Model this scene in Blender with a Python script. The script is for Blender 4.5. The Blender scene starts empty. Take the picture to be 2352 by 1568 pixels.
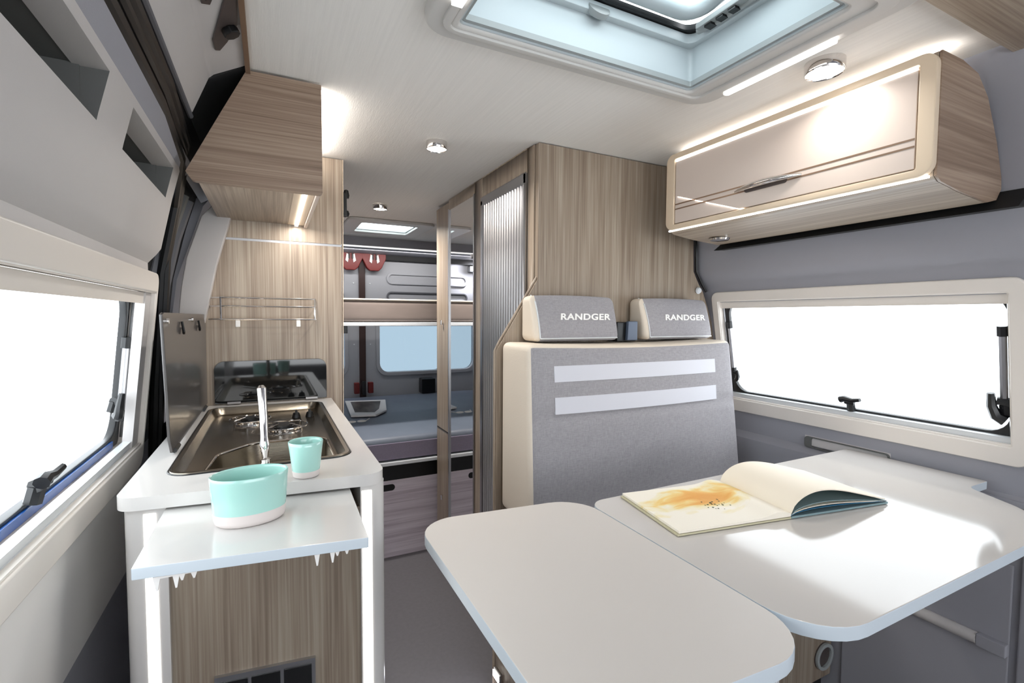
import bpy, bmesh, math, random
from mathutils import Vector, Matrix
random.seed(4)
PI = math.pi
SC = bpy.context.scene
COL = SC.collection

# ------------------------------------------------------------------ camera, world, exposure
HC = 1.33                                   # eye height in metres
yaw, pitch, roll = 0.46385695, -0.05034171, 0.00564654
fwd = Vector((math.sin(yaw)*math.cos(pitch), math.cos(yaw)*math.cos(pitch), math.sin(pitch)))
rgt = Vector((math.cos(yaw), -math.sin(yaw), 0)); up = rgt.cross(fwd)
rgt, up = rgt*math.cos(roll)+up*math.sin(roll), -rgt*math.sin(roll)+up*math.cos(roll)
cd = bpy.data.cameras.new('camera'); cam = bpy.data.objects.new('camera', cd); COL.objects.link(cam)
cam.matrix_world = Matrix(((rgt.x, up.x, -fwd.x, 0), (rgt.y, up.y, -fwd.y, 0), (rgt.z, up.z, -fwd.z, HC), (0, 0, 0, 1)))
cd.sensor_width = 36; cd.lens = 1105.73*36/2352; cd.clip_start = .01; cd.clip_end = 100
SC.camera = cam

w = bpy.data.worlds.new('world'); SC.world = w; w.use_nodes = True
w.node_tree.nodes['Background'].inputs[0].default_value = (.94, .97, 1, 1)
w.node_tree.nodes['Background'].inputs[1].default_value = 5.6
SC.view_settings.view_transform = 'Standard'; SC.view_settings.look = 'None'
SC.view_settings.gamma = 1; SC.view_settings.use_curve_mapping = False
SC.view_settings.exposure = 0.0

def area_lamp(name, loc, size, power, color=(1, .955, .90), size_y=None, rot=(0, 0, 0), parent=None, spread=PI):
    L = bpy.data.lights.new(name, 'AREA'); L.energy = power; L.color = color; L.size = size; L.spread = spread
    if size_y: L.shape = 'RECTANGLE'; L.size_y = size_y
    else: L.shape = 'DISK'
    o = bpy.data.objects.new(name, L); COL.objects.link(o); o.location = loc; o.rotation_euler = rot
    return o

# ------------------------------------------------------------------ materials
def srgb(*c):
    return tuple(((v/255)/12.92 if v/255 <= .04045 else ((v/255+.055)/1.055)**2.4) for v in c)+(1,)
def mat(name, c, rough=.5, metal=0, coat=0, noise=None, bump=None, emit=None, spec=.5, c2=None):
    m = bpy.data.materials.new(name); m.use_nodes = True; N = m.node_tree.nodes; L = m.node_tree.links
    b = N['Principled BSDF']; b.inputs['Base Color'].default_value = c
    b.inputs['Roughness'].default_value = rough; b.inputs['Metallic'].default_value = metal
    b.inputs['Coat Weight'].default_value = coat; b.inputs['Coat Roughness'].default_value = .05
    b.inputs['Specular IOR Level'].default_value = spec
    if emit:
        b.inputs['Emission Color'].default_value = emit[0]; b.inputs['Emission Strength'].default_value = emit[1]
    tc = N.new('ShaderNodeTexCoord')
    if noise:                                # (scale xyz, amount)
        mp = N.new('ShaderNodeMapping'); mp.inputs['Scale'].default_value = noise[0]
        nz = N.new('ShaderNodeTexNoise'); nz.inputs['Scale'].default_value = 1; nz.inputs['Detail'].default_value = 4
        L.new(tc.outputs['Object'], mp.inputs[0]); L.new(mp.outputs[0], nz.inputs['Vector'])
        rp = N.new('ShaderNodeValToRGB'); e = rp.color_ramp.elements
        e[0].position = .3; e[1].position = .7
        k = noise[1]
        e[0].color = c2 or (c[0]*(1-k), c[1]*(1-k), c[2]*(1-k), 1); e[1].color = (min(1, c[0]*(1+k)), min(1, c[1]*(1+k)), min(1, c[2]*(1+k)), 1) if not c2 else c
        L.new(nz.outputs['Fac'], rp.inputs[0]); L.new(rp.outputs[0], b.inputs['Base Color'])
    if bump:                                 # (scale xyz, strength)
        mp = N.new('ShaderNodeMapping'); mp.inputs['Scale'].default_value = bump[0]
        nz = N.new('ShaderNodeTexNoise'); nz.inputs['Scale'].default_value = 1; nz.inputs['Detail'].default_value = 3
        L.new(tc.outputs['Object'], mp.inputs[0]); L.new(mp.outputs[0], nz.inputs['Vector'])
        bp = N.new('ShaderNodeBump'); bp.inputs['Strength'].default_value = bump[1]; bp.inputs['Distance'].default_value = .002
        L.new(nz.outputs['Fac'], bp.inputs['Height']); L.new(bp.outputs[0], b.inputs['Normal'])
    return m
def wood(name, axis='Z', tone=1.0, tint=(1, 1, 1), rough=.38, base=None):
    m = bpy.data.materials.new(name); m.use_nodes = True; N = m.node_tree.nodes; L = m.node_tree.links
    b = N['Principled BSDF']; b.inputs['Roughness'].default_value = rough
    tc = N.new('ShaderNodeTexCoord')
    def layer(across, along, detail, dist):
        mp = N.new('ShaderNodeMapping')
        s = [across]*3; s['XYZ'.index(axis)] = along; mp.inputs['Scale'].default_value = s
        nz = N.new('ShaderNodeTexNoise'); nz.inputs['Scale'].default_value = 1
        nz.inputs['Detail'].default_value = detail; nz.inputs['Distortion'].default_value = dist
        L.new(tc.outputs['Object'], mp.inputs[0]); L.new(mp.outputs[0], nz.inputs['Vector']); return nz
    a = layer(38, 1.1, 3, .6); f = layer(230, 3.5, 3, .2)
    mx = N.new('ShaderNodeMix'); mx.data_type = 'FLOAT'; mx.inputs[0].default_value = .5
    L.new(a.outputs['Fac'], mx.inputs[2]); L.new(f.outputs['Fac'], mx.inputs[3])
    rp = N.new('ShaderNodeValToRGB'); e = rp.color_ramp.elements
    cols = base or [srgb(128, 111, 96), srgb(158, 142, 125), srgb(184, 171, 154)]
    cols = [tuple(min(1, c[i]*tone*tint[i]) for i in range(3))+(1,) for c in cols]
    e[0].position = .33; e[0].color = cols[0]; e[1].position = .66; e[1].color = cols[2]
    k = e.new(.49); k.color = cols[1]
    L.new(mx.outputs[0], rp.inputs[0]); L.new(rp.outputs[0], b.inputs['Base Color'])
    bp = N.new('ShaderNodeBump'); bp.inputs['Strength'].default_value = .08; bp.inputs['Distance'].default_value = .001
    L.new(f.outputs['Fac'], bp.inputs['Height']); L.new(bp.outputs[0], b.inputs['Normal'])
    return m
def pane_mat(name, tint, gl=.06):
    m = bpy.data.materials.new(name); m.use_nodes = True; N = m.node_tree.nodes; L = m.node_tree.links
    N.remove(N['Principled BSDF']); out = N['Material Output']
    t = N.new('ShaderNodeBsdfTransparent'); t.inputs[0].default_value = tint
    g = N.new('ShaderNodeBsdfGlossy'); g.inputs['Roughness'].default_value = .02
    x = N.new('ShaderNodeMixShader'); x.inputs[0].default_value = gl
    L.new(t.outputs[0], x.inputs[1]); L.new(g.outputs[0], x.inputs[2]); L.new(x.outputs[0], out.inputs[0])
    return m
def fabric(name, c, k=.12, s=700):
    m = mat(name, c, .95, bump=((s, s, s), .6), spec=.2)
    N = m.node_tree.nodes; L = m.node_tree.links; b = N['Principled BSDF']
    tc = N.new('ShaderNodeTexCoord'); prev = None
    for sc in ((420, 420, 60), (60, 420, 420)):
        mp = N.new('ShaderNodeMapping'); mp.inputs['Scale'].default_value = sc
        nz = N.new('ShaderNodeTexNoise'); nz.inputs['Scale'].default_value = 1; nz.inputs['Detail'].default_value = 2
        L.new(tc.outputs['Object'], mp.inputs[0]); L.new(mp.outputs[0], nz.inputs['Vector'])
        if prev:
            mx = N.new('ShaderNodeMix'); mx.data_type = 'FLOAT'; mx.inputs[0].default_value = .5
            L.new(prev.outputs['Fac'], mx.inputs[2]); L.new(nz.outputs['Fac'], mx.inputs[3])
            rp = N.new('ShaderNodeValToRGB'); e = rp.color_ramp.elements; e[0].position = .35; e[1].position = .65
            e[0].color = (c[0]*(1-k), c[1]*(1-k), c[2]*(1-k), 1); e[1].color = (min(1, c[0]*(1+k)), min(1, c[1]*(1+k)), min(1, c[2]*(1+k)), 1)
            L.new(mx.outputs[0], rp.inputs[0]); L.new(rp.outputs[0], b.inputs['Base Color'])
        prev = nz
    return m

M = dict(
    wood_v=wood('wood_vertical', 'Z'), wood_x=wood('wood_cross', 'X'), wood_y=wood('wood_along', 'Y'),
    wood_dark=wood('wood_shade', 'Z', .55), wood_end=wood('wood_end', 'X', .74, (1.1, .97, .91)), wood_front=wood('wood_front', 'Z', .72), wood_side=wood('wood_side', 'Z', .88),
    pale=wood('pale_wood', 'X', 1.0, base=[srgb(176, 164, 176), srgb(204, 194, 204), srgb(222, 214, 222)]),
    white=mat('white_laminate', srgb(203, 200, 197), .14, coat=.15),
    edge=mat('white_edge', srgb(222, 226, 230), .3),
    table=mat('table_laminate', srgb(200, 195, 190), .10, coat=0, spec=.32),
    leaf=mat('matt_laminate', srgb(201, 195, 189), .45),
    ceil=mat('ceiling_fabric', srgb(232, 229, 224), .85, noise=((140, 3, 3), .03), bump=((500, 30, 30), .25)),
    grey=mat('grey_plastic', srgb(156, 156, 163), .6, bump=((900, 900, 900), .15)),
    grey_d=mat('dark_grey_plastic', srgb(92, 93, 98), .55),
    lgrey=mat('light_grey_plastic', srgb(196, 192, 190), .55, bump=((900, 900, 900), .12)),
    shelfgrey=mat('recess_grey', srgb(96, 97, 95), .6),
    wframe=mat('window_frame_cream', srgb(228, 221, 213), .35),
    black=mat('black_rubber', srgb(16, 17, 19), .35),
    blackm=mat('black_matt', srgb(22, 22, 23), .7),
    chrome=mat('chrome', srgb(225, 222, 220), .08, 1),
    steel=mat('brushed_steel', srgb(140, 132, 120), .24, 1, bump=((20, 600, 600), .1)),
    alu=mat('satin_aluminium', srgb(188, 188, 190), .32, 1),
    aluw=mat('white_aluminium', srgb(215, 218, 220), .35, .2),
    mirror=mat('mirror_glass', srgb(235, 235, 235), .01, 1),
    lid=mat('smoked_glass', srgb(84, 81, 80), .3, .25, coat=.35),
    blackglass=mat('black_glass', srgb(20, 21, 22), .04, 0, coat=.3),
    cream=mat('cream_trim', srgb(222, 203, 178), .35),
    door_gloss=mat('gloss_cream', srgb(216, 202, 192), .3),
    bluereflection=mat('blue_reflection', srgb(24, 84, 160), .25),  # sky reflection on the left window, put into the colour
    band=mat('edge_band', srgb(200, 210, 218), .3),  # blue tint of reflected sky painted into the board and table edges
    line=mat('bronze_line', srgb(150, 125, 105), .3, .6),
    leather=mat('cream_leather', srgb(222, 210, 194), .55, bump=((260, 260, 260), .2)),
    fab=fabric('grey_heather', srgb(158, 155, 158)), stripe=mat('pale_stripe', srgb(205, 205, 212), .7),
    bed=mat('bed_cover', srgb(108, 116, 130), .5, noise=((6, 4, 4), .08)),
    bedside=fabric('mattress_side', srgb(140, 132, 150), .06),
    bunk=mat('bunk_cover', srgb(128, 116, 110), .6, noise=((3, 9, 9), .15)),
    floor=mat('grey_vinyl', srgb(104, 102, 106), .42, noise=((60, 60, 60), .06)),
    mint=mat('mint_glaze', srgb(164, 208, 199), .15, coat=.4),
    bisque=mat('unglazed_clay', srgb(212, 203, 199), .7),
    red=mat('red_plastic', srgb(112, 24, 20), .45),
    maroon=mat('maroon_post', srgb(52, 30, 26), .5),
    hatch=mat('hatch_plastic', srgb(196, 194, 190), .4),
    shaft=mat('shaft_white', srgb(184, 193, 196), .4),
    doorlow=mat('door_lower_white', srgb(228, 225, 221), .4),
    doorgrey=mat('door_grey', srgb(172, 173, 178), .6), addedglow=mat('added_glow', (1, 1, 1, 1), emit=((1, .98, .96, 1), .9)),  # rear doors: the wall grey, lightened in colour in place of light
    led=mat('led_strip', (1, 1, 1, 1), emit=((1, .97, .92, 1), 5)),
    ledw=mat('led_white', (1, 1, 1, 1), emit=((1, .98, .95, 1), 4)),
    lamp=mat('lamp_glow', (1, 1, 1, 1), emit=((1, .93, .84, 1), 9)),
    glass=pane_mat('clear_pane', (.97, .99, 1, 1)), tint=pane_mat('tinted_pane', (.30, .345, .375, 1), .03),
    dome=pane_mat('dome_acrylic', (.9, .95, .96, 1), .06),
    paper=mat('book_paper', srgb(240, 230, 212), .7), cover=mat('book_cover', srgb(196, 190, 160), .5),
    teal=mat('book_teal', srgb(124, 148, 152), .6), blue=mat('book_blue', srgb(40, 104, 140), .5),
    thread=mat('white_thread', srgb(245, 243, 240), .6), bluegrey=mat('bluegrey_plastic', srgb(84, 96, 116), .4),
    knobgrey=mat('knob_dark', srgb(70, 62, 60), .4), lens=mat('grey_lens', srgb(150, 155, 155), .3),
)

# ------------------------------------------------------------------ mesh helpers (world coordinates)
def new(): return bmesh.new()
def quadbox(bm, c):
    v = [bm.verts.new(p) for p in c]
    for f in ((0, 3, 2, 1), (4, 5, 6, 7), (0, 1, 5, 4), (1, 2, 6, 5), (2, 3, 7, 6), (3, 0, 4, 7)):
        bm.faces.new([v[i] for i in f])
def box(bm, x0, x1, y0, y1, z0, z1):
    quadbox(bm, [(x0, y0, z0), (x1, y0, z0), (x1, y1, z0), (x0, y1, z0), (x0, y0, z1), (x1, y0, z1), (x1, y1, z1), (x0, y1, z1)])
def lift(p, ax, t):
    a, b = p
    return {'x': (t, a, b), 'y': (a, t, b), 'z': (a, b, t)}[ax]
def prism(bm, pts, ax, t0, t1, fn=None):
    """closed polygon pts swept along ax; fn(a,b) optionally offsets the start"""
    A = [bm.verts.new(lift(p, ax, t0)) for p in pts]; B = [bm.verts.new(lift(p, ax, t1)) for p in pts]
    n = len(pts); bm.faces.new(A[::-1]); bm.faces.new(B)
    for i in range(n): bm.faces.new((A[i], A[(i+1) % n], B[(i+1) % n], B[i]))
def rrect(a0, a1, b0, b1, r, n=6):
    if not isinstance(r, (tuple, list)): r = (r,)*4
    out = []
    for (cx, cy, q), rr in zip(((a0, b0, 2), (a1, b0, 3), (a1, b1, 0), (a0, b1, 1)), r):
        rr = max(rr, 1e-5)
        px = cx+rr if cx == a0 else cx-rr; py = cy+rr if cy == b0 else cy-rr
        for k in range(n+1):
            t = q*PI/2+k*PI/2/n; out.append((px+rr*math.cos(t), py+rr*math.sin(t)))
    return out
def ring(bm, outer, inner, f0, f1):
    """frame between two loops of equal count; f0/f1 map 2D to world (back, front)"""
    n = len(outer)
    O0 = [bm.verts.new(f0(p)) for p in outer]; O1 = [bm.verts.new(f1(p)) for p in outer]
    I0 = [bm.verts.new(f0(p)) for p in inner]; I1 = [bm.verts.new(f1(p)) for p in inner]
    for i in range(n):
        j = (i+1) % n
        bm.faces.new((O1[i], O1[j], I1[j], I1[i])); bm.faces.new((O0[j], O0[i], I0[i], I0[j]))
        bm.faces.new((O0[i], O0[j], O1[j], O1[i])); bm.faces.new((I0[j], I0[i], I1[i], I1[j]))
def tube(bm, path, r, n=10, closed=False):
    P = [Vector(p) for p in path]; m = len(P)
    rs = r if isinstance(r, (list, tuple)) else [r]*m
    loops = []; nrm = None
    for i, p in enumerate(P):
        if closed: t = (P[(i+1) % m]-P[i-1]).normalized()
        else: t = (P[min(i+1, m-1)]-P[max(i-1, 0)]).normalized()
        if nrm is None:
            nrm = t.orthogonal().normalized()
        nrm = (nrm-t*nrm.dot(t))
        nrm = nrm.normalized() if nrm.length > 1e-6 else t.orthogonal().normalized()
        b = t.cross(nrm)
        loops.append([bm.verts.new(p+(nrm*math.cos(2*PI*k/n)+b*math.sin(2*PI*k/n))*rs[i]) for k in range(n)])
    for i in range(m if closed else m-1):
        A, B = loops[i], loops[(i+1) % m]
        for k in range(n): bm.faces.new((A[k], A[(k+1) % n], B[(k+1) % n], B[k]))
    if not closed: bm.faces.new(loops[0][::-1]); bm.faces.new(loops[-1])
def lathe(bm, prof, c, n=32, sx=1, sy=1, rot=0):
    """prof list of (r,z); closed when r=0 ends"""
    L = []
    for r, z in prof:
        if r < 1e-6: L.append([bm.verts.new((c[0], c[1], c[2]+z))])
        else:
            row = []
            for k in range(n):
                a = 2*PI*k/n; x = r*sx*math.cos(a); y = r*sy*math.sin(a)
                row.append(bm.verts.new((c[0]+x*math.cos(rot)-y*math.sin(rot), c[1]+x*math.sin(rot)+y*math.cos(rot), c[2]+z)))
            L.append(row)
    for A, B in zip(L, L[1:]):
        for k in range(n):
            j = (k+1) % n
            if len(A) == 1 and len(B) == 1: continue
            if len(A) == 1: bm.faces.new((A[0], B[j], B[k]))
            elif len(B) == 1: bm.faces.new((A[k], A[j], B[0]))
            else: bm.faces.new((A[k], A[j], B[j], B[k]))
def gridslab(bm, xs, ys, hole, z0, z1):
    V = {}
    def v(i, j, t):
        if (i, j, t) not in V: V[i, j, t] = bm.verts.new((xs[i], ys[j], z1 if t else z0))
        return V[i, j, t]
    S = {(i, j) for i in range(len(xs)-1) for j in range(len(ys)-1) if not hole((xs[i]+xs[i+1])/2, (ys[j]+ys[j+1])/2)}
    for i, j in S:
        bm.faces.new((v(i, j, 0), v(i, j+1, 0), v(i+1, j+1, 0), v(i+1, j, 0)))
        bm.faces.new((v(i, j, 1), v(i+1, j, 1), v(i+1, j+1, 1), v(i, j+1, 1)))
        for di, dj, a, b in ((-1, 0, (i, j), (i, j+1)), (1, 0, (i+1, j+1), (i+1, j)), (0, -1, (i+1, j), (i, j)), (0, 1, (i, j+1), (i+1, j+1))):
            if (i+di, j+dj) not in S: bm.faces.new((v(*a, 0), v(*b, 0), v(*b, 1), v(*a, 1))[::-1])
def roundbox(bm, x0, x1, y0, y1, z0, z1, r, fn=None, m=8, s=4):
    """box with rounded corners and a fine grid; fn(p, unit) may push vertices"""
    lo = Vector((x0, y0, z0)); hi = Vector((x1, y1, z1))
    def ticks(a, b):
        t = [a+r*(1-math.cos(PI/2*k/s)) for k in range(s)]
        t += [a+r+(b-a-2*r)*k/m for k in range(m+1)]
        t += [b-r*(1-math.cos(PI/2*k/s)) for k in range(s-1, -1, -1)]
        return t
    T = [ticks(lo[i], hi[i]) for i in range(3)]; n = len(T[0]); V = {}
    def v(i, j, k):
        if (i, j, k) in V: return V[i, j, k]
        p = Vector((T[0][i], T[1][j], T[2][k]))
        q = Vector([min(max(p[a], lo[a]+r), hi[a]-r) for a in range(3)])
        d = p-q
        if d.length > 1e-9: p = q+d.normalized()*r
        if fn:
            u = [((p[a]-lo[a])/(hi[a]-lo[a]))*2-1 for a in range(3)]; p = fn(p, u)
        V[i, j, k] = bm.verts.new(p); return V[i, j, k]
    e = n-1
    for i in range(e):
        for j in range(e):
            for t, fl in ((0, 0), (e, 1)):
                for q in ((v(i, j, t), v(i+1, j, t), v(i+1, j+1, t), v(i, j+1, t)), (v(t, i, j), v(t, i+1, j), v(t, i+1, j+1), v(t, i, j+1)), (v(i, t, j), v(i, t, j+1), v(i+1, t, j+1), v(i+1, t, j))):
                    bm.faces.new(q if fl else q[::-1])

def link(o): COL.objects.link(o); return o
BASE = {}
def thing(name, label, cat, base=(0, 0, 0), group=None):
    o = link(bpy.data.objects.new(name, None)); o.location = base; o.empty_display_size = .05
    o['label'] = label; o['category'] = cat
    if group: o['group'] = group
    BASE[o.name] = Vector(base); return o
def obj(name, bm, m, parent=None, bev=0, label=None, seg=2, smooth=38, kind=None, wn=False, side=None):
    bmesh.ops.recalc_face_normals(bm, faces=bm.faces)
    if bev:
        bmesh.ops.remove_doubles(bm, verts=bm.verts, dist=1e-6)
        es = [e for e in bm.edges if len(e.link_faces) == 2 and e.calc_face_angle(0) > math.radians(40)]
        bmesh.ops.bevel(bm, geom=es, offset=bev, segments=seg, affect='EDGES', profile=.5, clamp_overlap=True)
    if parent is not None: b = BASE[parent.name]
    else:
        cs = [v.co for v in bm.verts]
        b = Vector(((min(c.x for c in cs)+max(c.x for c in cs))/2, (min(c.y for c in cs)+max(c.y for c in cs))/2, min(c.z for c in cs)))
    bmesh.ops.translate(bm, verts=bm.verts, vec=-b)
    me = bpy.data.meshes.new(name); bm.to_mesh(me); bm.free()
    mm = m if isinstance(m, (list, tuple)) else [m]
    for x in mm: me.materials.append(M[x] if isinstance(x, str) else x)
    for p in me.polygons: p.use_smooth = True
    me.set_sharp_from_angle(angle=math.radians(smooth))
    o = link(bpy.data.objects.new(name, me))
    if bev or wn:
        wm = o.modifiers.new('weighted', 'WEIGHTED_NORMAL'); wm.keep_sharp = True; wm.weight = 100
    if side:
        me.materials.append(M[side])
        for p in me.polygons:
            if abs(p.normal.z) < .8: p.material_index = len(me.materials)-1
    if parent is not None: o.parent = parent
    else: o.location = b
    BASE[o.name] = b
    if label: o['label'] = label
    if kind: o['kind'] = kind
    return o
def single(name, bm, m, label, cat, group=None, bev=0, **k):
    o = obj(name, bm, m, bev=bev, **k); o['label'] = label; o['category'] = cat
    if group: o['group'] = group
    return o
def struct(name, bm, m, parent=None, bev=0, **k):
    return obj(name, bm, m, parent, bev, kind='structure' if parent is None else None, **k)
def sbox(*a):
    bm = new(); box(bm, *a); return bm
def text_mesh(txt, w_, h_, depth, f):
    """raised lettering of width w_ and height h_; f maps (a,b,d) to world"""
    cu = bpy.data.curves.new('lettering', 'FONT'); cu.body = txt; cu.extrude = .5; cu.space_character = 1.08; cu.offset = .03
    t = link(bpy.data.objects.new('lettering', cu)); bpy.context.view_layer.update()
    me = bpy.data.meshes.new_from_object(t.evaluated_get(bpy.context.evaluated_depsgraph_get()))
    bm = bmesh.new(); bm.from_mesh(me)
    bpy.data.objects.remove(t); bpy.data.curves.remove(cu); bpy.data.meshes.remove(me)
    xs = [v.co.x for v in bm.verts]; ys = [v.co.y for v in bm.verts]
    x0, x1, y0, y1 = min(xs), max(xs), min(ys), max(ys)
    for v in bm.verts:
        a = (v.co.x-x0)/(x1-x0)*w_; b = (v.co.y-y0)/(y1-y0)*h_
        v.co = Vector(f(a+b*.25, b, depth if v.co.z > 0 else 0))
    return bm

# ------------------------------------------------------------------ SETTING
# body side profiles as (X, Z), leaning inwards with height
LW = [(-.335, 0), (-.335, .62), (-.325, .68), (-.33, .70), (-.318, .86), (-.311, .94), (-.311, .951), (-.262, 1.434), (-.262, 1.455), (-.245, 1.475), (-.235, 1.49), (-.21, 1.61), (-.192, 1.685)]
RW = [(1.70, 0), (1.70, .60), (1.70, .85), (1.735, .87), (1.725, .94), (1.722, .951), (1.632, 1.435), (1.626, 1.455), (1.605, 1.47), (1.585, 1.49), (1.57, 1.52), (1.565, 1.64), (1.53, 1.75), (1.475, 1.87), (1.42, 1.925)]
def skin(bm, prof, y0, y1, th, z0=None, z1=None):
    """wall strip: profile clipped to heights z0..z1, extruded y0..y1 with thickness th (signed X)"""
    def at(z):
        for (xa, za), (xb, zb) in zip(prof, prof[1:]):
            if min(za, zb) <= z <= max(za, zb) and za != zb: return xa+(xb-xa)*(z-za)/(zb-za)
    p = list(prof)
    if z0 is not None: p = [(at(z0), z0)]+[q for q in p if q[1] > z0+1e-6]
    if z1 is not None: p = [q for q in p if q[1] < z1-1e-6]+[(at(z1), z1)]
    q = p+[(a+th, b) for a, b in p[::-1]]
    prism(bm, q, 'y', y0, y1)

fl = new(); box(fl, -.6, 1.9, -1.3, 4.25, -.05, 0); struct('floor', fl, 'floor')

HOLES = ((.335, .95, .53, .912), (.50, .87, 3.07, 3.42))
inh = lambda x, y: any(a < x < b and c < y < d for a, b, c, d in HOLES)
ce = new(); gridslab(ce, [-.036, .335, .50, .87, .95, 1.415], [.475, .53, .912, 3.07, 3.42, 3.72], inh, 1.92, 1.945); struct('ceiling', ce, 'ceil')
# right side
WR = (.50, 1.385, .99, 1.395)      # opening in wall: y0,y1,z0,z1
rw = new()
skin(rw, RW, -1.3, 4.2, .05, None, WR[2]); skin(rw, RW, -1.3, 4.2, .05, WR[3], None)
skin(rw, RW, -1.3, WR[0], .05, WR[2], WR[3]); skin(rw, RW, WR[1], 4.2, .05, WR[2], WR[3])
struct('wall_right', rw, 'grey')
# left side: sliding door panel with window, to y = 1.43; recesses above the window
lw = new(); YD = 1.43; WL = (.25, 1.43, .99, 1.40)
skin(lw, LW, -1.3, 1.52, -.04, .70, WL[2])
skin(lw, LW, -1.3, WL[0], -.04, WL[2], WL[3])
skin(lw, LW, -1.3, YD, -.04, WL[3], 1.60)
for a, b in ((-1.3, .1), (.87, 1.0), (1.36, YD)): skin(lw, LW, a, b, -.04, 1.60, 1.67)
skin(lw, LW, -1.3, YD, -.04, 1.67, 1.685)
skin(lw, LW, WL[1], 1.50, -.02, WL[2], WL[3])
wlo = struct('wall_left', lw, ['lgrey', 'doorlow', 'shelfgrey'])
for p in wlo.data.polygons:
    if (p.center+BASE[wlo.name]).z < .96: p.material_index = 1
    if abs(p.normal.y) > .9 and 1.60 < (p.center+BASE[wlo.name]).z < 1.67: p.material_index = 2
rc = new()
for a, b in ((.1, .87), (1.0, 1.36)):
    box(rc, -.31, -.295, a-.02, b+.02, 1.56, 1.72)
    prism(rc, [(-.216, 1.597), (-.30, 1.58), (-.30, 1.56), (-.23, 1.575)], 'y', a-.02, b+.02)
    prism(rc, [(-.199, 1.672), (-.30, 1.672), (-.30, 1.70), (-.205, 1.70)], 'y', a-.02, b+.02)
    box(rc, -.30, -.228, b-.004, b+.02, 1.585, 1.68); box(rc, -.30, -.228, a-.02, a+.004, 1.585, 1.68)
struct('trim_1', rc, 'shelfgrey')
# lower dark panel of the door and strip above the window panel
lo = new(); box(lo, -.36, -.345, -1.3, 4.2, 0, .95); struct('wall_left_lower', lo, 'grey')
tp = new(); prism(tp, [(-.192, 1.685), (-.175, 1.712), (-.21, 1.74), (-.235, 1.70)], 'y', -1.3, 1.50); struct('trim_2', tp, 'grey')
# black door track: three ribs
tr = new()
for (a, b), r in (((-.178, 1.725), .012), ((-.168, 1.745), .008), ((-.165, 1.765), .011)):
    tube(tr, [(a, -1.3, b), (a, 1.1, b), (a-.01, 1.4, b-.02), (a-.05, 1.58, b-.10), (a-.09, 1.62, b-.28), (a-.115, 1.64, b-.6), (a-.13, 1.66, .9)], r, 8)
prism(tr, [(-.20, 1.70), (-.175, 1.715), (-.16, 1.79), (-.24, 1.80)], 'y', -1.3, 1.9)
struct('trim_3', tr, 'black')
rl = new(); tube(rl, [(-.156, -1.3, 1.783), (-.156, 1.33, 1.783)], .006, 8); struct('trim_4', rl, 'grey_d')
# headliner side between track and ceiling
hl = new(); prism(hl, [(-.16, 1.785), (-.151, 1.79), (-.118, 1.872), (-.108, 1.882), (-.04, 1.919), (-.04, 1.95), (-.20, 1.90), (-.20, 1.80)], 'y', -1.3, 1.325); struct('trim_5', hl, 'lgrey', bev=.003)
hb = new(); prism(hb, [(-.16, 1.79), (-.12, 1.87), (-.042, 1.918), (-.042, 1.95), (-.24, 1.93), (-.24, 1.70)], 'y', 1.325, 4.2); struct('trim_6', hb, 'blackm')
ct = new(); box(ct, -.044, -.034, -.6, 1.335, 1.905, 1.925); struct('trim_7', ct, 'line')
# door surround between the window and the kitchen partition
ds = new(); skin(ds, [(-.36, .5), (-.345, .95), (-.29, 1.45), (-.25, 1.62), (-.22, 1.72)], 1.50, 1.95, -.02)
struct('trim_8', ds, 'blackm')
for i, (ya, xo, m) in enumerate(((1.62, 0, 'grey_d'), (1.70, .004, 'shelfgrey'), (1.78, .006, 'grey_d'))):
    s = new(); P = [(-.335+xo, 1.0), (-.31+xo, 1.25), (-.292+xo, 1.42), (-.262+xo, 1.56), (-.225+xo, 1.68)]
    tube(s, [(a, ya, b) for a, b in P], .014, 8); struct(f'trim_{9+i}', s, m)
ps = new(); prism(ps, [(-.30, .9), (-.28, 1.25), (-.262, 1.42), (-.245, 1.52), (-.20, 1.66), (-.15, 1.72), (-.10, 1.72), (-.16, 1.5), (-.2, 1.3), (-.21, .9)], 'y', 1.90, 1.933); struct('trim_12', ps, 'lgrey', bev=.004)
# left side behind the kitchen
lr = new(); skin(lr, [(-.345, 0), (-.345, .95), (-.28, 1.45), (-.2, 1.7), (-.04, 1.92)], 1.95, 4.2, -.04); struct('wall_left_rear', lr, 'grey')
# cab front, windscreen opening left clear
wf = new(); box(wf, -.6, 1.9, -1.35, -1.3, 0, .85); box(wf, -.6, 1.9, -1.35, -1.3, 1.65, 2.0); struct('wall_front', wf, 'grey')
cs = new(); box(cs, -.04, 1.52, -1.3, .474, 1.93, 1.96); struct('ceiling_cab', cs, 'grey')
ws = new(); box(ws, 1.06, 1.44, -.35, .474, 1.905, 1.93); single('overcab_shelf', ws, 'wood_x', 'brown wood-grain shelf edge at the front of the ceiling, top right corner', 'shelf', bev=.003)

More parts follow.
